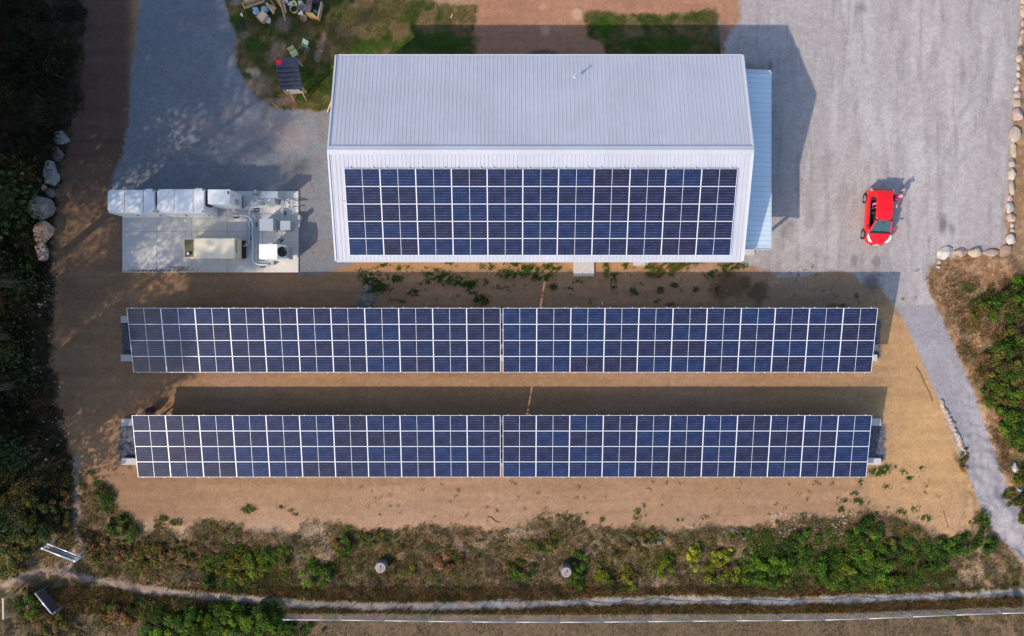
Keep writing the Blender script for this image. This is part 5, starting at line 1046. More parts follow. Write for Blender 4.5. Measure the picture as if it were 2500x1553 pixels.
# ------------------------------------------------------------------ shed with black ribbed roof, chairs and scrap
M_tin = mat('black_roof_tin', (.055, .06, .085), .4, 0, .12, 3); M_wood = mat('raw_timber', (.42, .29, .18), .8, 0, .2, 10, .1); M_red = mat('red_plastic', (.95, .012, .008), .35, 0, .03)
sh = empty('lumber_shed', P(703, 180), -.09, 'small open shed with black overlapping roof boards and a white frame', 'shed'); zt = 1.55
def shp(px, py, z): return Matrix.Rotation(.09, 4, 'Z') @ (P(px, py, z) - Vector(sh.location))
ed = [(671, 142, 728, 139), (673, 165, 729, 162), (675, 176, 731, 173), (677, 187, 733, 184), (680, 198, 735, 194.5), (682, 208, 737, 205), (685, 218.5, 739, 215.5)]
for i in range(6):
    a, b = ed[i], ed[i + 1]; z0 = zt + .20 - i * .035; p = [shp(a[0], a[1], z0 - .04), shp(a[2], a[3], z0 - .04), shp(b[2], b[3] + .5, z0 + .05), shp(b[0], b[1] + .5, z0 + .05)]
    m = MB(); m.add(p + [q - Vector((0, 0, .04)) for q in p], [(0, 1, 2, 3), (4, 7, 6, 5), (0, 4, 5, 1), (1, 5, 6, 2), (2, 6, 7, 3), (3, 7, 4, 0)]); m.build('roof_board', M_tin, sh, bevel=.008)
for (a, b) in [(676, 146), (724, 144), (688, 214), (734, 210)]:
    t_ = shp(a, b, zt - .1); m = MB(); m.box(t_.x - .05, t_.x + .05, t_.y - .05, t_.y + .05, 0, zt - .02); m.build('post', M_wood, sh)
m = MB()
for k in range(7): a_ = shp(701 + k * 4.6, 219, 1.2); b_ = shp(702 + k * 4.6, 223, 1.2); m.bar(a_, b_, .07, .04)
m.build('white_slat', mat('white_slats', (.80, .80, .82), .5), sh)
p = [shp(707, 223, 1.0), shp(739, 222, 1.0), shp(739, 227.5, 1.0), shp(709, 228.5, 1.0)]; m = MB(); m.add(p + [q - Vector((0, 0, .05)) for q in p], [(0, 1, 2, 3), (4, 7, 6, 5), (0, 4, 5, 1), (1, 5, 6, 2), (2, 6, 7, 3), (3, 7, 4, 0)]); m.build('shelf', mat('pale_shelf', (.45, .37, .31), .7), sh)
for (q) in [((707, 226, .95), (718, 245, .05)), ((737, 225, .95), (748, 245, .05)), ((739, 217, 1.1), (743, 233, .1)), ((700, 220, 1.2), (707, 228, 1.0))]:
    m = MB(); m.bar(shp(*q[0]), shp(*q[1]), .06, .06); m.build('leaning_stud', M_wood, sh)
c = P(681, 151, zt + .24); rp = [P(672, 142, zt + .26), P(677, 146.5, zt + .26), P(687.5, 145, zt + .26), P(688, 158, zt + .26), P(675.5, 158, zt + .26)]
m = MB(); m.add([q + Vector((0, 0, .0)) for q in rp] + [q + Vector((0, 0, -.05)) for q in rp], [(0, 1, 2, 3, 4), (9, 8, 7, 6, 5)] + [(i, 5 + i, 5 + (i + 1) % 5, (i + 1) % 5) for i in range(5)])
m.lathe(P(672.5, 143, zt + .27), [(.03, -.02), (.035, .05), (0, .06)], 8)
tag(m.build('fuel_can', M_red, bevel=.012), 'bright red can with spout lying on the black shed roof', 'fuel can')
def chair(px, py, rz, colr, lab, tip=0.0, nm='plastic_chair'):
    g = P(px, py); r = empty(nm, (g.x, g.y, .0), rz, lab, 'chair', 'green plastic chairs beside the shed'); r.rotation_euler = (tip, 0, rz); mt = mat('green_plastic_%d' % int(px), colr, .4, 0, .05); steel = M_galv
    if tip: r.location.z = .25
    m = MB(); m.add([(-.22, -.21, .44), (.22, -.21, .44), (.24, .20, .45), (-.24, .20, .45), (-.22, -.21, .40), (.22, -.21, .40), (.24, .20, .41), (-.24, .20, .41)], [(0, 1, 2, 3), (7, 6, 5, 4), (0, 4, 5, 1), (1, 5, 6, 2), (2, 6, 7, 3), (3, 7, 4, 0)]); m.build('seat', mt, r, bevel=.03)
    m = MB(); m.add([(-.21, .20, .55), (.21, .20, .55), (.23, .29, .86), (-.23, .29, .86), (-.21, .23, .55), (.21, .23, .55), (.23, .32, .86), (-.23, .32, .86)], [(3, 2, 1, 0), (4, 5, 6, 7), (0, 1, 5, 4), (1, 2, 6, 5), (2, 3, 7, 6), (3, 0, 4, 7)]); m.build('backrest', mt, r, bevel=.03)
    for sx in (-1, 1):
        m = MB(); m.tube([(sx * .2, -.15, .40), (sx * .24, -.24, 0)], .012, 6); m.build('leg', steel, r)
        m = MB(); m.tube([(sx * .2, .25, .80), (sx * .2, .18, .42), (sx * .24, .26, 0)], .012, 6); m.build('leg', steel, r)
chair(722, 135, .5, (.40, .50, .22), 'pale yellow green plastic chair upright against the shed'); chair(742, 130, 2.6, (.27, .46, .33), 'mint green plastic chair tipped over with its legs in the air', 1.2)
# scrap heap: coordinates in a 10.14x enlargement of the top strip (origin pixel 560, 0)
def q_(a, b, z): return P(560 + a / 10.14, b / 10.14, z)
def flat(name, pts, z, t, mt, label, cat, grp=None, tilt=0):
    ps = [q_(a, b, z) + Vector((0, 0, tilt * i / len(pts))) for i, (a, b) in enumerate(pts)]; n = len(ps); m = MB(); m.add(ps + [p - Vector((0, 0, t)) for p in ps], [tuple(range(n)), tuple(range(2 * n - 1, n - 1, -1))] + [(i, n + i, n + (i + 1) % n, (i + 1) % n) for i in range(n)])
    return tag(m.build(name, mt, bevel=.006), label, cat, grp)
WD = [mat('timber_a', (.60, .40, .23), .8, 0, .2, 8), mat('timber_b', (.62, .36, .12), .8, 0, .2, 8), mat('timber_c', (.34, .23, .15), .85, 0, .2, 8)]
r = empty('planter_tray', q_(590, 90, 0), 0, 'long shallow wooden tray at the west side of the scrap heap', 'wooden tray'); TO = Vector(r.location)
def tq(pts, z0, z1, nm, mt):
    a = [q_(x, y, z1) - TO for x, y in pts]; b = [v - Vector((0, 0, z1 - z0)) for v in a]; m = MB(); m.add(a + b, [(0, 1, 2, 3), (7, 6, 5, 4), (0, 4, 5, 1), (1, 5, 6, 2), (2, 6, 7, 3), (3, 7, 4, 0)]); m.build(nm, mt, r)
tq([(320, 70), (840, -60), (850, 25), (370, 180)], .02, .06, 'tray_floor', WD[2])
tq([(300, 75), (322, 68), (385, 180), (362, 195)], .02, .22, 'tray_side', WD[0]); tq([(362, 195), (385, 178), (848, 20), (862, 40)], .02, .22, 'tray_side', WD[0]); tq([(300, 60), (840, -78), (842, -60), (322, 80)], .02, .22, 'tray_side', WD[0]); tq([(820, -70), (842, -74), (866, 30), (848, 36)], .02, .22, 'tray_side', WD[0])
flat('board', [(330, 10), (400, 30), (540, -20), (500, -80), (330, -30)], .12, .04, mat('yellow_board', (.75, .58, .20), .6), 'yellow board behind the wooden tray', 'board')
flat('plank', [(880, 90), (935, 50), (1130, 290), (1085, 355)], .30, .05, WD[0], 'pinkish plank leaning beside the blue bag', 'plank', 'planks of the scrap heap')
flat('plank', [(1000, 90), (1165, 185), (1140, 240), (1080, 270)], .26, .05, WD[1], 'short orange plank end beside the pinkish plank', 'plank', 'planks of the scrap heap')
flat('plank', [(1000, 20), (1030, 0), (1140, 130), (1115, 150)], .2, .05, WD[2], 'dark narrow plank above the short orange one', 'plank', 'planks of the scrap heap')
flat('plank', [(1130, -40), (1240, -40), (1350, 225), (1310, 240)], .35, .04, WD[1], 'wide golden board of the long leaning pair', 'plank', 'planks of the scrap heap')
flat('plank', [(1235, 30), (1255, 20), (1395, 500), (1375, 515)], .55, .05, WD[0], 'longest thin lath pointing down from the scrap heap', 'plank', 'planks of the scrap heap')
flat('plank', [(1310, -30), (1340, -30), (1410, 290), (1385, 330)], .5, .05, WD[0], 'second thin lath right of the longest one', 'plank', 'planks of the scrap heap')
flat('plank', [(1240, -40), (1300, -40), (1385, 300), (1370, 470)], .45, .04, mat('timber_d', (.40, .22, .08), .8), 'dark golden board between the two laths', 'plank', 'planks of the scrap heap')
r = empty('cardboard_box', q_(810, 400, 0), 0, 'cardboard box with pale lid on plastic bags', 'cardboard box'); TO = Vector(r.location); M_card = mat('cardboard', (.78, .55, .33), .85, 0, .06)
tq([(680, 400), (810, 245), (945, 365), (800, 545)], .02, .40, 'lid', M_card); tq([(960, 380), (985, 410), (860, 560), (800, 556)], .02, .25, 'box_side', mat('cardboard_dark', (.42, .24, .11), .85)); tq([(640, 400), (678, 402), (796, 550), (785, 560)], .02, .3, 'flap', mat('cardboard_mid', (.45, .29, .2), .85))
def bag(a, b, w, d, h, mt, lab, nm='plastic_bag', rz=0):
    c_ = q_(a, b, h * .6); bm = bmesh.new(); bmesh.ops.create_icosphere(bm, subdivisions=3, radius=1)
    for v in bm.verts:
        k_ = 1 + (float(vnoise(v.co.x * 4 + a, v.co.y * 4 + v.co.z * 3, 7)) - .5) * .55; v.co = (v.co.x * w * k_, v.co.y * d * k_, max(v.co.z, -.75) * h * .5 * k_ + h * .4)
    me = bpy.data.meshes.new(nm); bm.to_mesh(me); bm.free(); me.materials.append(mt); o = bpy.data.objects.new(nm, me); COL.objects.link(o); o.location = (c_.x, c_.y, 0); o.rotation_euler = (0, 0, rz); return tag(o, lab, 'bag', 'plastic bags in the scrap heap')
M_bagb = mat('bluish_plastic', (.38, .46, .56), .4, 0, .25, 12, .4); M_bagw = mat('white_plastic', (.58, .58, .64), .45, 0, .2, 14, .4)
bag(655, 270, .30, .20, .35, M_bagb, 'bluish plastic bag left of the cardboard box', rz=-.9); bag(870, 220, .26, .22, .4, M_bagb, 'knotted bluish bag behind the cardboard box'); bag(960, 490, .16, .22, .25, M_bagw, 'white plastic bag under the cardboard box\'s right corner')
flat('white_scrap', [(262, 365), (300, 305), (340, 400), (312, 420), (290, 385)], .03, .02, M_white, 'small torn white scrap on the grass near the gravel yard', 'scrap')
def bucket(a, b, rr, h, mt, inner, lab, nm='bucket'):
    c_ = q_(a, b, h); r = empty(nm, (c_.x, c_.y, .0), 0, lab, 'bucket', 'buckets of the scrap heap'); m = MB(); m.lathe((0, 0, 0), [(0, 0), (rr * .82, 0), (rr, h), (rr * .94, h), (rr * .8, .06)], 22); m.build('shell', mt, r); m = MB(); m.lathe((0, 0, 0), [(0, h * .55), (rr * .9, h * .55)], 18); m.build('contents', inner, r)
M_yel = mat('yellow_plastic', (.72, .68, .22), .45); M_bucket = mat('dusty_white', (.50, .46, .44), .7, 0, .2, 9)
bucket(1590, 200, .27, .45, M_yel, M_dark, 'yellow tub with black contents in the scrap heap'); bucket(1800, 165, .24, .42, M_bucket, mat('debris', (.28, .25, .23), .9, 0, .4, 18), 'round grey basket of debris beside the yellow tub'); bucket(1835, 430, .21, .35, mat('terracotta', (.55, .36, .26), .7), mat('clay', (.42, .27, .19), .9, 0, .3, 14), 'tan round tub below the grey basket'); bucket(2140, 135, .26, .55, M_dark, M_dark, 'black bucket standing in the wooden crate')
for i, (pts_, lab) in enumerate([([(1430, 110), (1520, 20), (1575, 40), (1560, 155)], 'crumpled pale sack left of the yellow tub'), ([(1690, 20), (1790, 15), (1810, 60), (1720, 130)], 'crumpled pale sack above the grey basket'), ([(1690, 350), (1750, 270), (1800, 275), (1830, 370)], 'crumpled pale sack above the tan tub'), ([(1340, -20), (1440, -20), (1450, 60), (1400, 80)], 'crumpled pale sack at the picture\'s top edge')]): flat('paper_sack', pts_, .5, .16, mat('paper_sack', (.62, .52, .45), .8, 0, .1), lab, 'sack', 'crumpled sacks in the scrap heap', .06)
flat('yellow_strap', [(1560, -10), (1630, 20), (1690, 120), (1650, 110), (1580, 50)], .5, .05, M_yel, 'yellow strip lying over the tub', 'strap'); flat('red_scrap', [(1560, -20), (1700, -30), (1720, 20), (1600, 5)], .3, .08, mat('red_scrap', (.3, .02, .015), .5), 'dark red scrap at the very top of the heap', 'scrap')
r = empty('wooden_crate', q_(2080, 200, 0), 0, 'open wooden crate holding a black bucket and teal netting', 'crate'); TO = Vector(r.location); M_cr = mat('crate_brown', (.20, .13, .11), .85, 0, .15)
tq([(1915, -40), (2060, -40), (2010, 320), (1870, 300)], .30, .36, 'crate_side', M_cr); tq([(2040, -40), (2260, -40), (2180, 440), (1980, 330)], .02, .06, 'crate_floor', mat('crate_dark', (.07, .05, .045), .9)); tq([(2265, 20), (2290, 50), (2200, 450), (2172, 440)], .02, .55, 'crate_side', WD[0]); tq([(1870, 300), (2060, 320), (2180, 440), (1930, 390)], .02, .40, 'crate_side', WD[1])
bag(2135, 300, .22, .26, .3, mat('teal_netting', (.01, .16, .17), .6, 0, .4, 20, .3), 'teal netting bundle inside the wooden crate', 'netting_bundle')
a = q_(250, 530, 0); m = MB(); m.tube([q_(245, 555, .08), q_(300, 640, .12), q_(345, 680, .1)], .05, 8); m.lathe(q_(350, 695, .05), [(.0, .05), (.10, .04), (.10, -.03), (0, -.04)], 14); m.tube([q_(250, 540, .07), q_(420, 550, .07), q_(590, 560, .07)], .025, 6)
tag(m.build('dark_hose', mat('dark_blue_plastic', (.02, .035, .06), .5)), 'dark blue hose and fitting lying in the grass', 'hose')
m = MB(); m.obox(P(785, 125, .06), (.12, .09, .08), .4); tag(m.build('orange_scrap', mat('orange', (.85, .42, .12), .6), bevel=.02), 'small orange piece on the straw strip left of the building', 'scrap')
for i, (a, b, a2, b2, lab) in enumerate([(799, 274, 812, 240, 'lowest leaning pale offcut against the west wall'), (803, 262, 812, 248, 'middle leaning pale offcut against the west wall'), (806, 280, 811, 262, 'short pale offcut at the foot of the west wall')]): m = MB(); m.bar(P(a, b, .05), P(a2, b2, .3), .09, .05); tag(m.build('timber_offcut', WD[0]), lab, 'offcut', 'timber offcuts by the west wall')
m = MB(); m.bar(P(664, 252, .04), P(678, 261, .04), .04, .03); tag(m.build('timber_offcut', WD[0]), 'thin stick on the yard edge below the shed', 'offcut', 'timber offcuts by the west wall')
m = MB(); m.bar(P(1105, 34, .06), P(1101, 44, .06), .07, .05); tag(m.build('timber_offcut', WD[0]), 'single pale offcut on the lawn north of the building', 'offcut')
m = MB(); m.tube([P(2482, 1194, None, .2), P(2489, 1197, None, .22), P(2493, 1199, None, .22)], [.02, .06, .06], 8); tag(m.build('blue_bottle', mat('blue_plastic', (.15, .40, .80), .3)), 'small blue bottle in the grass at the right edge', 'bottle')
m = MB(); m.tube([P(1470, 736, .05), P(1471, 746, .12)], .03, 6); tag(m.build('white_stake', M_white), 'tiny white stake north of the upper array', 'stake')
# ------------------------------------------------------------------ the red car
M_carred = mat('car_paint', (.80, .006, .010), .22, 0, .02, 3); _b = M_carred.node_tree.nodes['Principled BSDF']; _b.inputs['Coat Weight'].default_value = .6; _b.inputs['Coat Roughness'].default_value = .05
M_wind, nt, bs = newmat('car_glass'); bs.inputs['Base Color'].default_value = (.06, .13, .145, 1); bs.inputs['Roughness'].default_value = .04; bs.inputs['Alpha'].default_value = .8
M_seat = mat('seat_cloth', (.03, .03, .035), .9); M_tyre = mat('tyre_rubber', (.018, .018, .02), .8); M_rim = mat('alloy_rim', (.55, .55, .56), .3, .6); M_lamp = mat('headlamp_glass', (.85, .85, .86), .12); M_tail = mat('tail_lamp', (.5, .45, .45), .2)
car = empty('red_hatchback', (23.88, 6.62, 0), math.pi - .055, 'bright red hatchback parked on the gravel lot with its windows down', 'car')
# local: +y forward, +x right-hand side of the car
ST = [(1.84, .46, .60, .30), (1.76, .62, .68, .22), (1.55, .75, .76, .18), (1.15, .815, .86, .17), (.80, .83, .93, .17), (.30, .835, .95, .17), (-.30, .84, .96, .17), (-.9, .84, .98, .17), (-1.35, .82, 1.0, .18), (-1.62, .78, .99, .2), (-1.76, .70, .90, .25), (-1.82, .60, .72, .32)]
m = MB(); vs = []
for (y, w, t, b) in ST: vs += [Vector((x, y, z)) for x, z in [(-w * .55, t + .015), (-w * .80, t), (-w * .955, t - .07), (-w, t * .62), (-w * .985, .36), (-w * .88, b), (0, b - .01), (w * .88, b), (w * .985, .36), (w, t * .62), (w * .955, t - .07), (w * .80, t), (w * .55, t + .015), (0, t + .03)]]
K = 14; fs = []
for i in range(len(ST) - 1):
    for k in range(K):
        k2 = (k + 1) % K
        if k in (0, 11, 12, 13) and 4 <= i <= 8: continue
        fs.append((i * K + k, i * K + k2, (i + 1) * K + k2, (i + 1) * K + k))
fs = [f for f in fs]
fs.append(tuple(range(K))[::-1]); fs.append(tuple((len(ST) - 1) * K + k for k in range(K)))
m.add(vs, fs, 0, True); m.build('body', M_carred, car, subd=2)
# bonnet crease, bumper slot, lower grille, number plate
m = MB(); m.box(-.36, .36, 1.80, 1.87, .36, .46); m.build('lower_grille', M_dark, car); m = MB(); m.lathe((0, 1.845, .62), [(0, .02), (.055, .012), (.06, -.02)], 16); m.build('badge', mat('chrome', (.75, .75, .78), .15, .9), car)
m = MB(); m.box(-.20, .20, 1.86, 1.885, .46, .56); m.build('number_plate', M_white, car)
# roof
def sheet(pts, name, mt, parent=car, th=.03, subd=0):
    n = len(pts); ps = [Vector(p) for p in pts]; nn = (ps[1] - ps[0]).cross(ps[2] - ps[0]).normalized(); m = MB(); m.add(ps + [p - nn * th for p in ps], [tuple(range(n)), tuple(range(2 * n - 1, n - 1, -1))] + [(i, n + i, n + (i + 1) % n, (i + 1) % n) for i in range(n)]); return m.build(name, mt, parent, subd=subd)
RY = [(.36, .50, 1.40), (.20, .535, 1.455), (-.3, .56, 1.49), (-.9, .55, 1.475), (-1.30, .53, 1.43), (-1.47, .50, 1.37)]
m = MB(); vs = []
for (y, w, z) in RY: vs += [(-w, y, z - .05), (-w * .9, y, z - .012), (-w * .45, y, z + .008), (0, y, z + .014), (w * .45, y, z + .008), (w * .9, y, z - .012), (w, y, z - .05), (w * .95, y, z - .08), (0, y, z - .05), (-w * .95, y, z - .08)]
m.add(vs, [(i * 10 + k, i * 10 + (k + 1) % 10, (i + 1) * 10 + (k + 1) % 10, (i + 1) * 10 + k) for i in range(len(RY) - 1) for k in range(10)] + [tuple(range(10)), tuple(50 + k for k in range(9, -1, -1))], 0, True); rf_ = m.build('roof', M_carred, car, subd=2)
m = MB(); m.tube([(0, -1.15, 1.46), (0, -1.35, 1.62)], .008, 6); m.lathe((0, -1.14, 1.46), [(.03, 0), (.02, .02), (0, .03)], 10); m.build('aerial', M_dark, rf_)
# windscreen, rear window, tailgate
ws_ = sheet([(-.50, .36, 1.385), (-.66, 1.02, .955), (.66, 1.02, .955), (.50, .36, 1.385)], 'windscreen', M_wind, th=.012)
sheet([(-.70, 1.03, .955), (.70, 1.03, .955), (.66, 1.16, .925), (-.66, 1.16, .925)], 'cowl', M_dark, th=.02)
for s in (0, 1): m = MB(); m.bar((-.5 + s * .5, 1.07, .975), (-.02 + s * .5, 1.00, 1.005), .02, .02); m.build('wiper', M_dark, car)
m = MB(); m.obox((.0, .50, 1.30), (.20, .04, .07)); m.build('rear_view_mirror', M_dark, car)
m = MB(); m.obox((.22, .93, .985), (.38, .10, .005)); m.build('dash_paper', mat('paper', (.8, .86, .86), .6), car)
sheet([(.50, -1.47, 1.35), (-.50, -1.47, 1.35), (-.60, -1.72, .98), (.60, -1.72, .98)], 'rear_window', M_glass, th=.02)
sheet([(.55, -1.40, 1.415), (-.55, -1.40, 1.415), (-.53, -1.56, 1.375), (.53, -1.56, 1.375)], 'spoiler', M_carred, th=.035)
for s in (-1, 1):
    m = MB(); m.bar((s * .50, .37, 1.39), (s * .70, 1.06, .94), .07, .05); m.build('front_pillar', M_carred, car)
    m = MB(); m.bar((s * .555, -.38, 1.44), (s * .69, -.36, .95), .09, .05); m.build('centre_pillar', M_dark, car)
    p0 = [(s * .53, -1.05, 1.41), (s * .70, -1.22, .98), (s * .66, -1.66, .98), (s * .50, -1.47, 1.37)]; p0 = p0 if s < 0 else p0[::-1]; sheet(p0, 'rear_quarter', M_carred, th=.05)
    m = MB(); m.box(min(s * .68, s * .73), max(s * .68, s * .73), -1.2, .95, .90, .985); m.build('sill_strip', M_dark, car)
    hl = [(s * .40, 1.70, .715), (s * .60, 1.66, .70), (s * .765, 1.42, .76), (s * .745, 1.18, .845), (s * .70, 1.22, .852), (s * .60, 1.45, .80)]; hl = hl if s > 0 else hl[::-1]; hl = [(a, b + .012, c + .028) for a, b, c in hl]; sheet(hl, 'headlight', M_lamp, th=.05)
    tl = [(s * .62, -1.56, 1.0), (s * .72, -1.50, 1.0), (s * .73, -1.66, .82), (s * .62, -1.76, .82)]; tl = tl if s > 0 else tl[::-1]; tl = [(a * 1.06, b - .02, c + .06) for a, b, c in tl]; sheet(tl, 'tail_light', M_tail, th=.05)
    m = MB(); m.bar((s * .74, .80, .98), (s * .86, .80, 1.0), .05, .05); m.obox((s * .93, .80, 1.01), (.18, .09, .12), s * -.15); m.build('wing_mirror', M_carred, car, bevel=.02)
    for y in (1.18, -1.18):
        q = Matrix.Rotation(R(90), 3, 'Y'); m = MB(); m.lathe((s * .745, y, .29), [(.19, -.08), (.27, -.085), (.29, -.05), (.29, .05), (.27, .085), (.19, .08)], 26, 0, q); wh = m.build('wheel', M_tyre, car)
        m = MB(); m.lathe((s * .745, y, .29), [(.195, -.05), (.20, .03), (.195, .084), (.17, .085)] if s > 0 else [(.195, .05), (.20, -.03), (.195, -.084), (.17, -.085)], 24, 0, q)
        for k in range(6):
            a = k * math.pi / 3; m.bar((s * .825, y, .29), (s * .835, y + .18 * math.cos(a), .29 + .18 * math.sin(a)), .05, .015)
        m.obox((s * .828, y, .29), (.02, .08, .08)); m.build('rim', M_rim, wh)
        m = MB(); m.lathe((s * .76, y, .31), [(.30, -.0), (.335, .085 * s + 0.002)], 26, 0, q); m.build('wheel_arch', M_dark, car)
# cabin
m = MB(); m.box(-.68, .68, -1.45, .95, .30, .34); m.box(-.66, .66, .80, .98, .34, .93); m.build('cabin_floor', M_seat, car)
for (x, y) in ((-.35, .12), (.35, .12)):
    m = MB(); m.box(x - .23, x + .23, y - .22, y + .26, .42, .58); m.box(x - .22, x + .22, y - .36, y - .22, .50, 1.10); m.box(x - .13, x + .13, y - .38, y - .28, 1.11, 1.27); m.build('seat', M_seat, car, bevel=.04)
m = MB(); m.box(-.62, .62, -1.0, -.50, .42, .58); m.box(-.62, .62, -1.14, -1.0, .5, 1.08); m.build('rear_bench', M_seat, car, bevel=.04)
m = MB(); q = Matrix.Rotation(R(65), 3, 'X'); m.lathe((-.35, .62, .90), [(.165, -.012), (.19, 0), (.165, .012)], 22, 0, q); m.build('steering_wheel', M_dark, car)
# ------------------------------------------------------------------ people
def skin(name, nodes, edges, mt, parent, subd=2, root=0):
    """nodes: (x, y, z, radius)"""
    me = bpy.data.meshes.new(name); me.from_pydata([n[:3] for n in nodes], edges, []); me.update(); o = bpy.data.objects.new(name, me); COL.objects.link(o); o.parent = parent; me.materials.append(mt)
    md = o.modifiers.new('skin', 'SKIN'); md.use_smooth_shade = True
    if not me.skin_vertices: 
        bm = bmesh.new(); bm.from_mesh(me); bm.verts.layers.skin.verify(); bm.to_mesh(me); bm.free()
    for i, n in enumerate(nodes):
        sv = me.skin_vertices[0].data[i]; r_ = n[3] if not isinstance(n[3], tuple) else n[3]; sv.radius = (r_, r_) if not isinstance(r_, tuple) else r_; sv.use_root = (i == root)
    s_ = o.modifiers.new('sub', 'SUBSURF'); s_.levels = subd; s_.render_levels = subd; return o
M_skin = mat('skin_tone', (.62, .36, .28), .6, 0, .04); M_hair = mat('pink_cap', (.72, .34, .36), .7, 0, .1); M_top = mat('magenta_top', (.30, .012, .12), .7, 0, .25, 14); M_jeans = mat('navy_trousers', (.012, .014, .06), .8); M_shoe = mat('black_shoe', (.015, .012, .012), .6)
def fingers(nodes, edges, hand, d, side, spread=.02):
    d = Vector(d).normalized(); s = Vector(side).normalized(); h = Vector(nodes[hand][:3])
    for k, ln in enumerate((.065, .078, .082, .07)):
        o = s * (-.03 + .02 * k); a = len(nodes); nodes.append((*(h + o + d * .02), .010)); nodes.append((*(h + o * 1.2 + d * (.05 + ln * .45)), .009)); nodes.append((*(h + o * 1.3 + d * (.05 + ln) + Vector((0, 0, -.015))), .007)); edges += [(hand, a), (a, a + 1), (a + 1, a + 2)]
    a = len(nodes); nodes.append((*(h + s * -.035 + d * -.01), .011)); nodes.append((*(h + s * -.07 + d * .035), .009)); edges += [(hand, a), (a, a + 1)]
pr_ = empty('person', (24.86, 7.80, 0), 0, 'standing person in a magenta top reaching out beside the red car\'s rear door', 'person')
# local axes are world axes; the person faces west towards the car, one arm out to the south, one raised to the northeast
nd = [(0, 0, .92, .12), (0, 0, 1.12, .115), (0, 0, 1.32, .13), (0, 0, 1.43, .06), (-.01, 0, 1.50, .055), (-.02, 0, 1.60, .085), (-.02, 0, 1.69, .07),
      (0, .10, .90, .09), (0, .11, .50, .062), (.0, .12, .10, .042), (-.12, .12, .04, .04), (0, -.10, .90, .09), (.02, -.12, .50, .062), (.03, -.13, .10, .042), (-.09, -.13, .04, .04),
      (0, .18, 1.38, .055), (.10, .30, 1.22, .042), (.24, .40, 1.32, .032), (.27, .42, 1.36, .028), (0, -.18, 1.38, .055), (-.02, -.36, 1.22, .042), (-.06, -.55, 1.18, .032), (-.07, -.59, 1.18, .028)]
eg = [(0, 1), (1, 2), (2, 3), (3, 4), (4, 5), (5, 6), (0, 7), (7, 8), (8, 9), (9, 10), (0, 11), (11, 12), (12, 13), (13, 14), (2, 15), (15, 16), (16, 17), (17, 18), (2, 19), (19, 20), (20, 21), (21, 22)]
fingers(nd, eg, 22, (-.1, -1, 0), (1, 0, 0)); fingers(nd, eg, 18, (.6, .6, .4), (-.7, .7, 0)); skin('body', nd, eg, M_skin, pr_)
tn = [(0, 0, .88, .15), (0, 0, 1.12, .135), (0, 0, 1.32, .15), (0, 0, 1.42, .085), (0, .18, 1.38, .075), (.10, .30, 1.22, .06), (.21, .38, 1.30, .05), (0, -.18, 1.38, .075), (-.02, -.36, 1.22, .06), (-.055, -.50, 1.19, .05)]
skin('top', tn, [(0, 1), (1, 2), (2, 3), (2, 4), (4, 5), (5, 6), (2, 7), (7, 8), (8, 9)], M_top, pr_)
skin('trousers', [(0, 0, .90, .14), (0, .10, .82, .105), (0, .11, .50, .08), (0, .12, .13, .065), (0, -.10, .82, .105), (.02, -.12, .50, .08), (.03, -.13, .13, .065)], [(0, 1), (1, 2), (2, 3), (0, 4), (4, 5), (5, 6)], M_jeans, pr_)
for yy, xx in ((.12, 0), (-.13, .03)): skin('shoe', [(xx + .04, yy, .05, .05), (xx - .06, yy, .045, .05), (xx - .14, yy, .04, .042)], [(0, 1), (1, 2)], M_shoe, pr_, 2, 1)
bm = bmesh.new(); bmesh.ops.create_uvsphere(bm, u_segments=16, v_segments=10, radius=.115)
for v in bm.verts: v.co = (v.co.x * 1.0 + .0, v.co.y * .9, v.co.z * .9 + 1.665); 
bmesh.ops.delete(bm, geom=[v for v in bm.verts if v.co.z < 1.625 and v.co.x < .0], context='VERTS')
me = bpy.data.meshes.new('hair'); bm.to_mesh(me); bm.free(); me.materials.append(M_hair); o = bpy.data.objects.new('hair', me); COL.objects.link(o); o.parent = pr_
for nm, pts_, rr, mt in (('eye', [(-.105, .032, 1.615), (-.105, -.032, 1.615)], .013, M_dark), ('nose', [(-.115, 0, 1.595)], .016, M_skin), ('mouth', [(-.10, 0, 1.555)], .018, mat('lips', (.45, .12, .12), .5)), ('ear', [(-.01, .09, 1.60), (-.01, -.09, 1.60)], .02, M_skin)):
    for p in pts_: m = MB(); m.lathe(p, [(0, -rr), (rr * .8, -rr * .5), (rr, 0), (rr * .8, rr * .5), (0, rr)], 10); m.build(nm, mt, pr_)
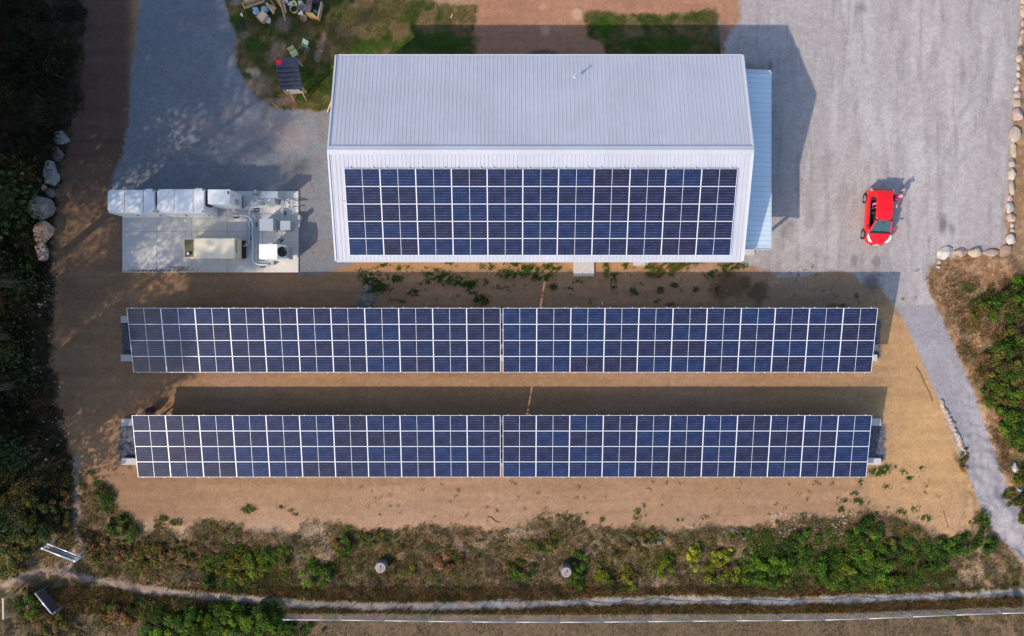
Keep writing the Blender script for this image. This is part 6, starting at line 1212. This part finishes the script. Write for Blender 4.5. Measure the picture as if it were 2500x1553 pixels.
# child in the rear seat, image-left side of the car; parented to nothing: it would stay if the car were pushed away
W = Matrix.Translation(car.location) @ Matrix.Rotation(math.pi - .055, 4, 'Z'); cp = W @ Vector((.36, -.78, .60))
ch = empty('person', cp, math.pi - .055, 'small person in a pink top seated in the red car\'s rear seat', 'person')
nd = [(0, 0, .02, .09), (0, 0, .22, .09), (0, 0, .36, .05), (0, .01, .42, .05), (0, .02, .50, .08), (.07, .16, .0, .06), (.08, .32, -.02, .045), (.08, .36, -.22, .035), (-.07, .16, .0, .06), (-.08, .32, -.02, .045), (-.08, .36, -.22, .035), (.12, .0, .30, .04), (.16, .12, .16, .03), (.10, .24, .14, .024), (-.12, 0, .30, .04), (-.16, .12, .16, .03), (-.10, .24, .14, .024)]
eg = [(0, 1), (1, 2), (2, 3), (3, 4), (0, 5), (5, 6), (6, 7), (0, 8), (8, 9), (9, 10), (1, 11), (11, 12), (12, 13), (1, 14), (14, 15), (15, 16)]
fingers(nd, eg, 13, (-.2, 1, -.2), (1, 0, 0)); fingers(nd, eg, 16, (.2, 1, -.2), (-1, 0, 0)); skin('body', nd, eg, M_skin, ch)
skin('top', [(0, 0, .02, .105), (0, 0, .22, .105), (0, 0, .34, .06), (.12, 0, .30, .055), (.16, .12, .17, .042), (-.12, 0, .30, .055), (-.16, .12, .17, .042)], [(0, 1), (1, 2), (1, 3), (3, 4), (1, 5), (5, 6)], mat('pink_cloth', (.75, .12, .42), .7), ch)
skin('trousers', [(0, .0, .0, .10), (.07, .16, .0, .075), (.08, .33, -.02, .058), (.08, .36, -.18, .05), (-.07, .16, .0, .075), (-.08, .33, -.02, .058), (-.08, .36, -.18, .05)], [(0, 1), (1, 2), (2, 3), (0, 4), (4, 5), (5, 6)], M_jeans, ch)
bm = bmesh.new(); bmesh.ops.create_uvsphere(bm, u_segments=14, v_segments=9, radius=.105)
for v in bm.verts: v.co = (v.co.x, v.co.y * 1.05 - .01, v.co.z * .9 + .53)
me = bpy.data.meshes.new('hair'); bm.to_mesh(me); bm.free(); me.materials.append(mat('ginger_hair', (.42, .17, .06), .7)); o = bpy.data.objects.new('hair', me); COL.objects.link(o); o.parent = ch
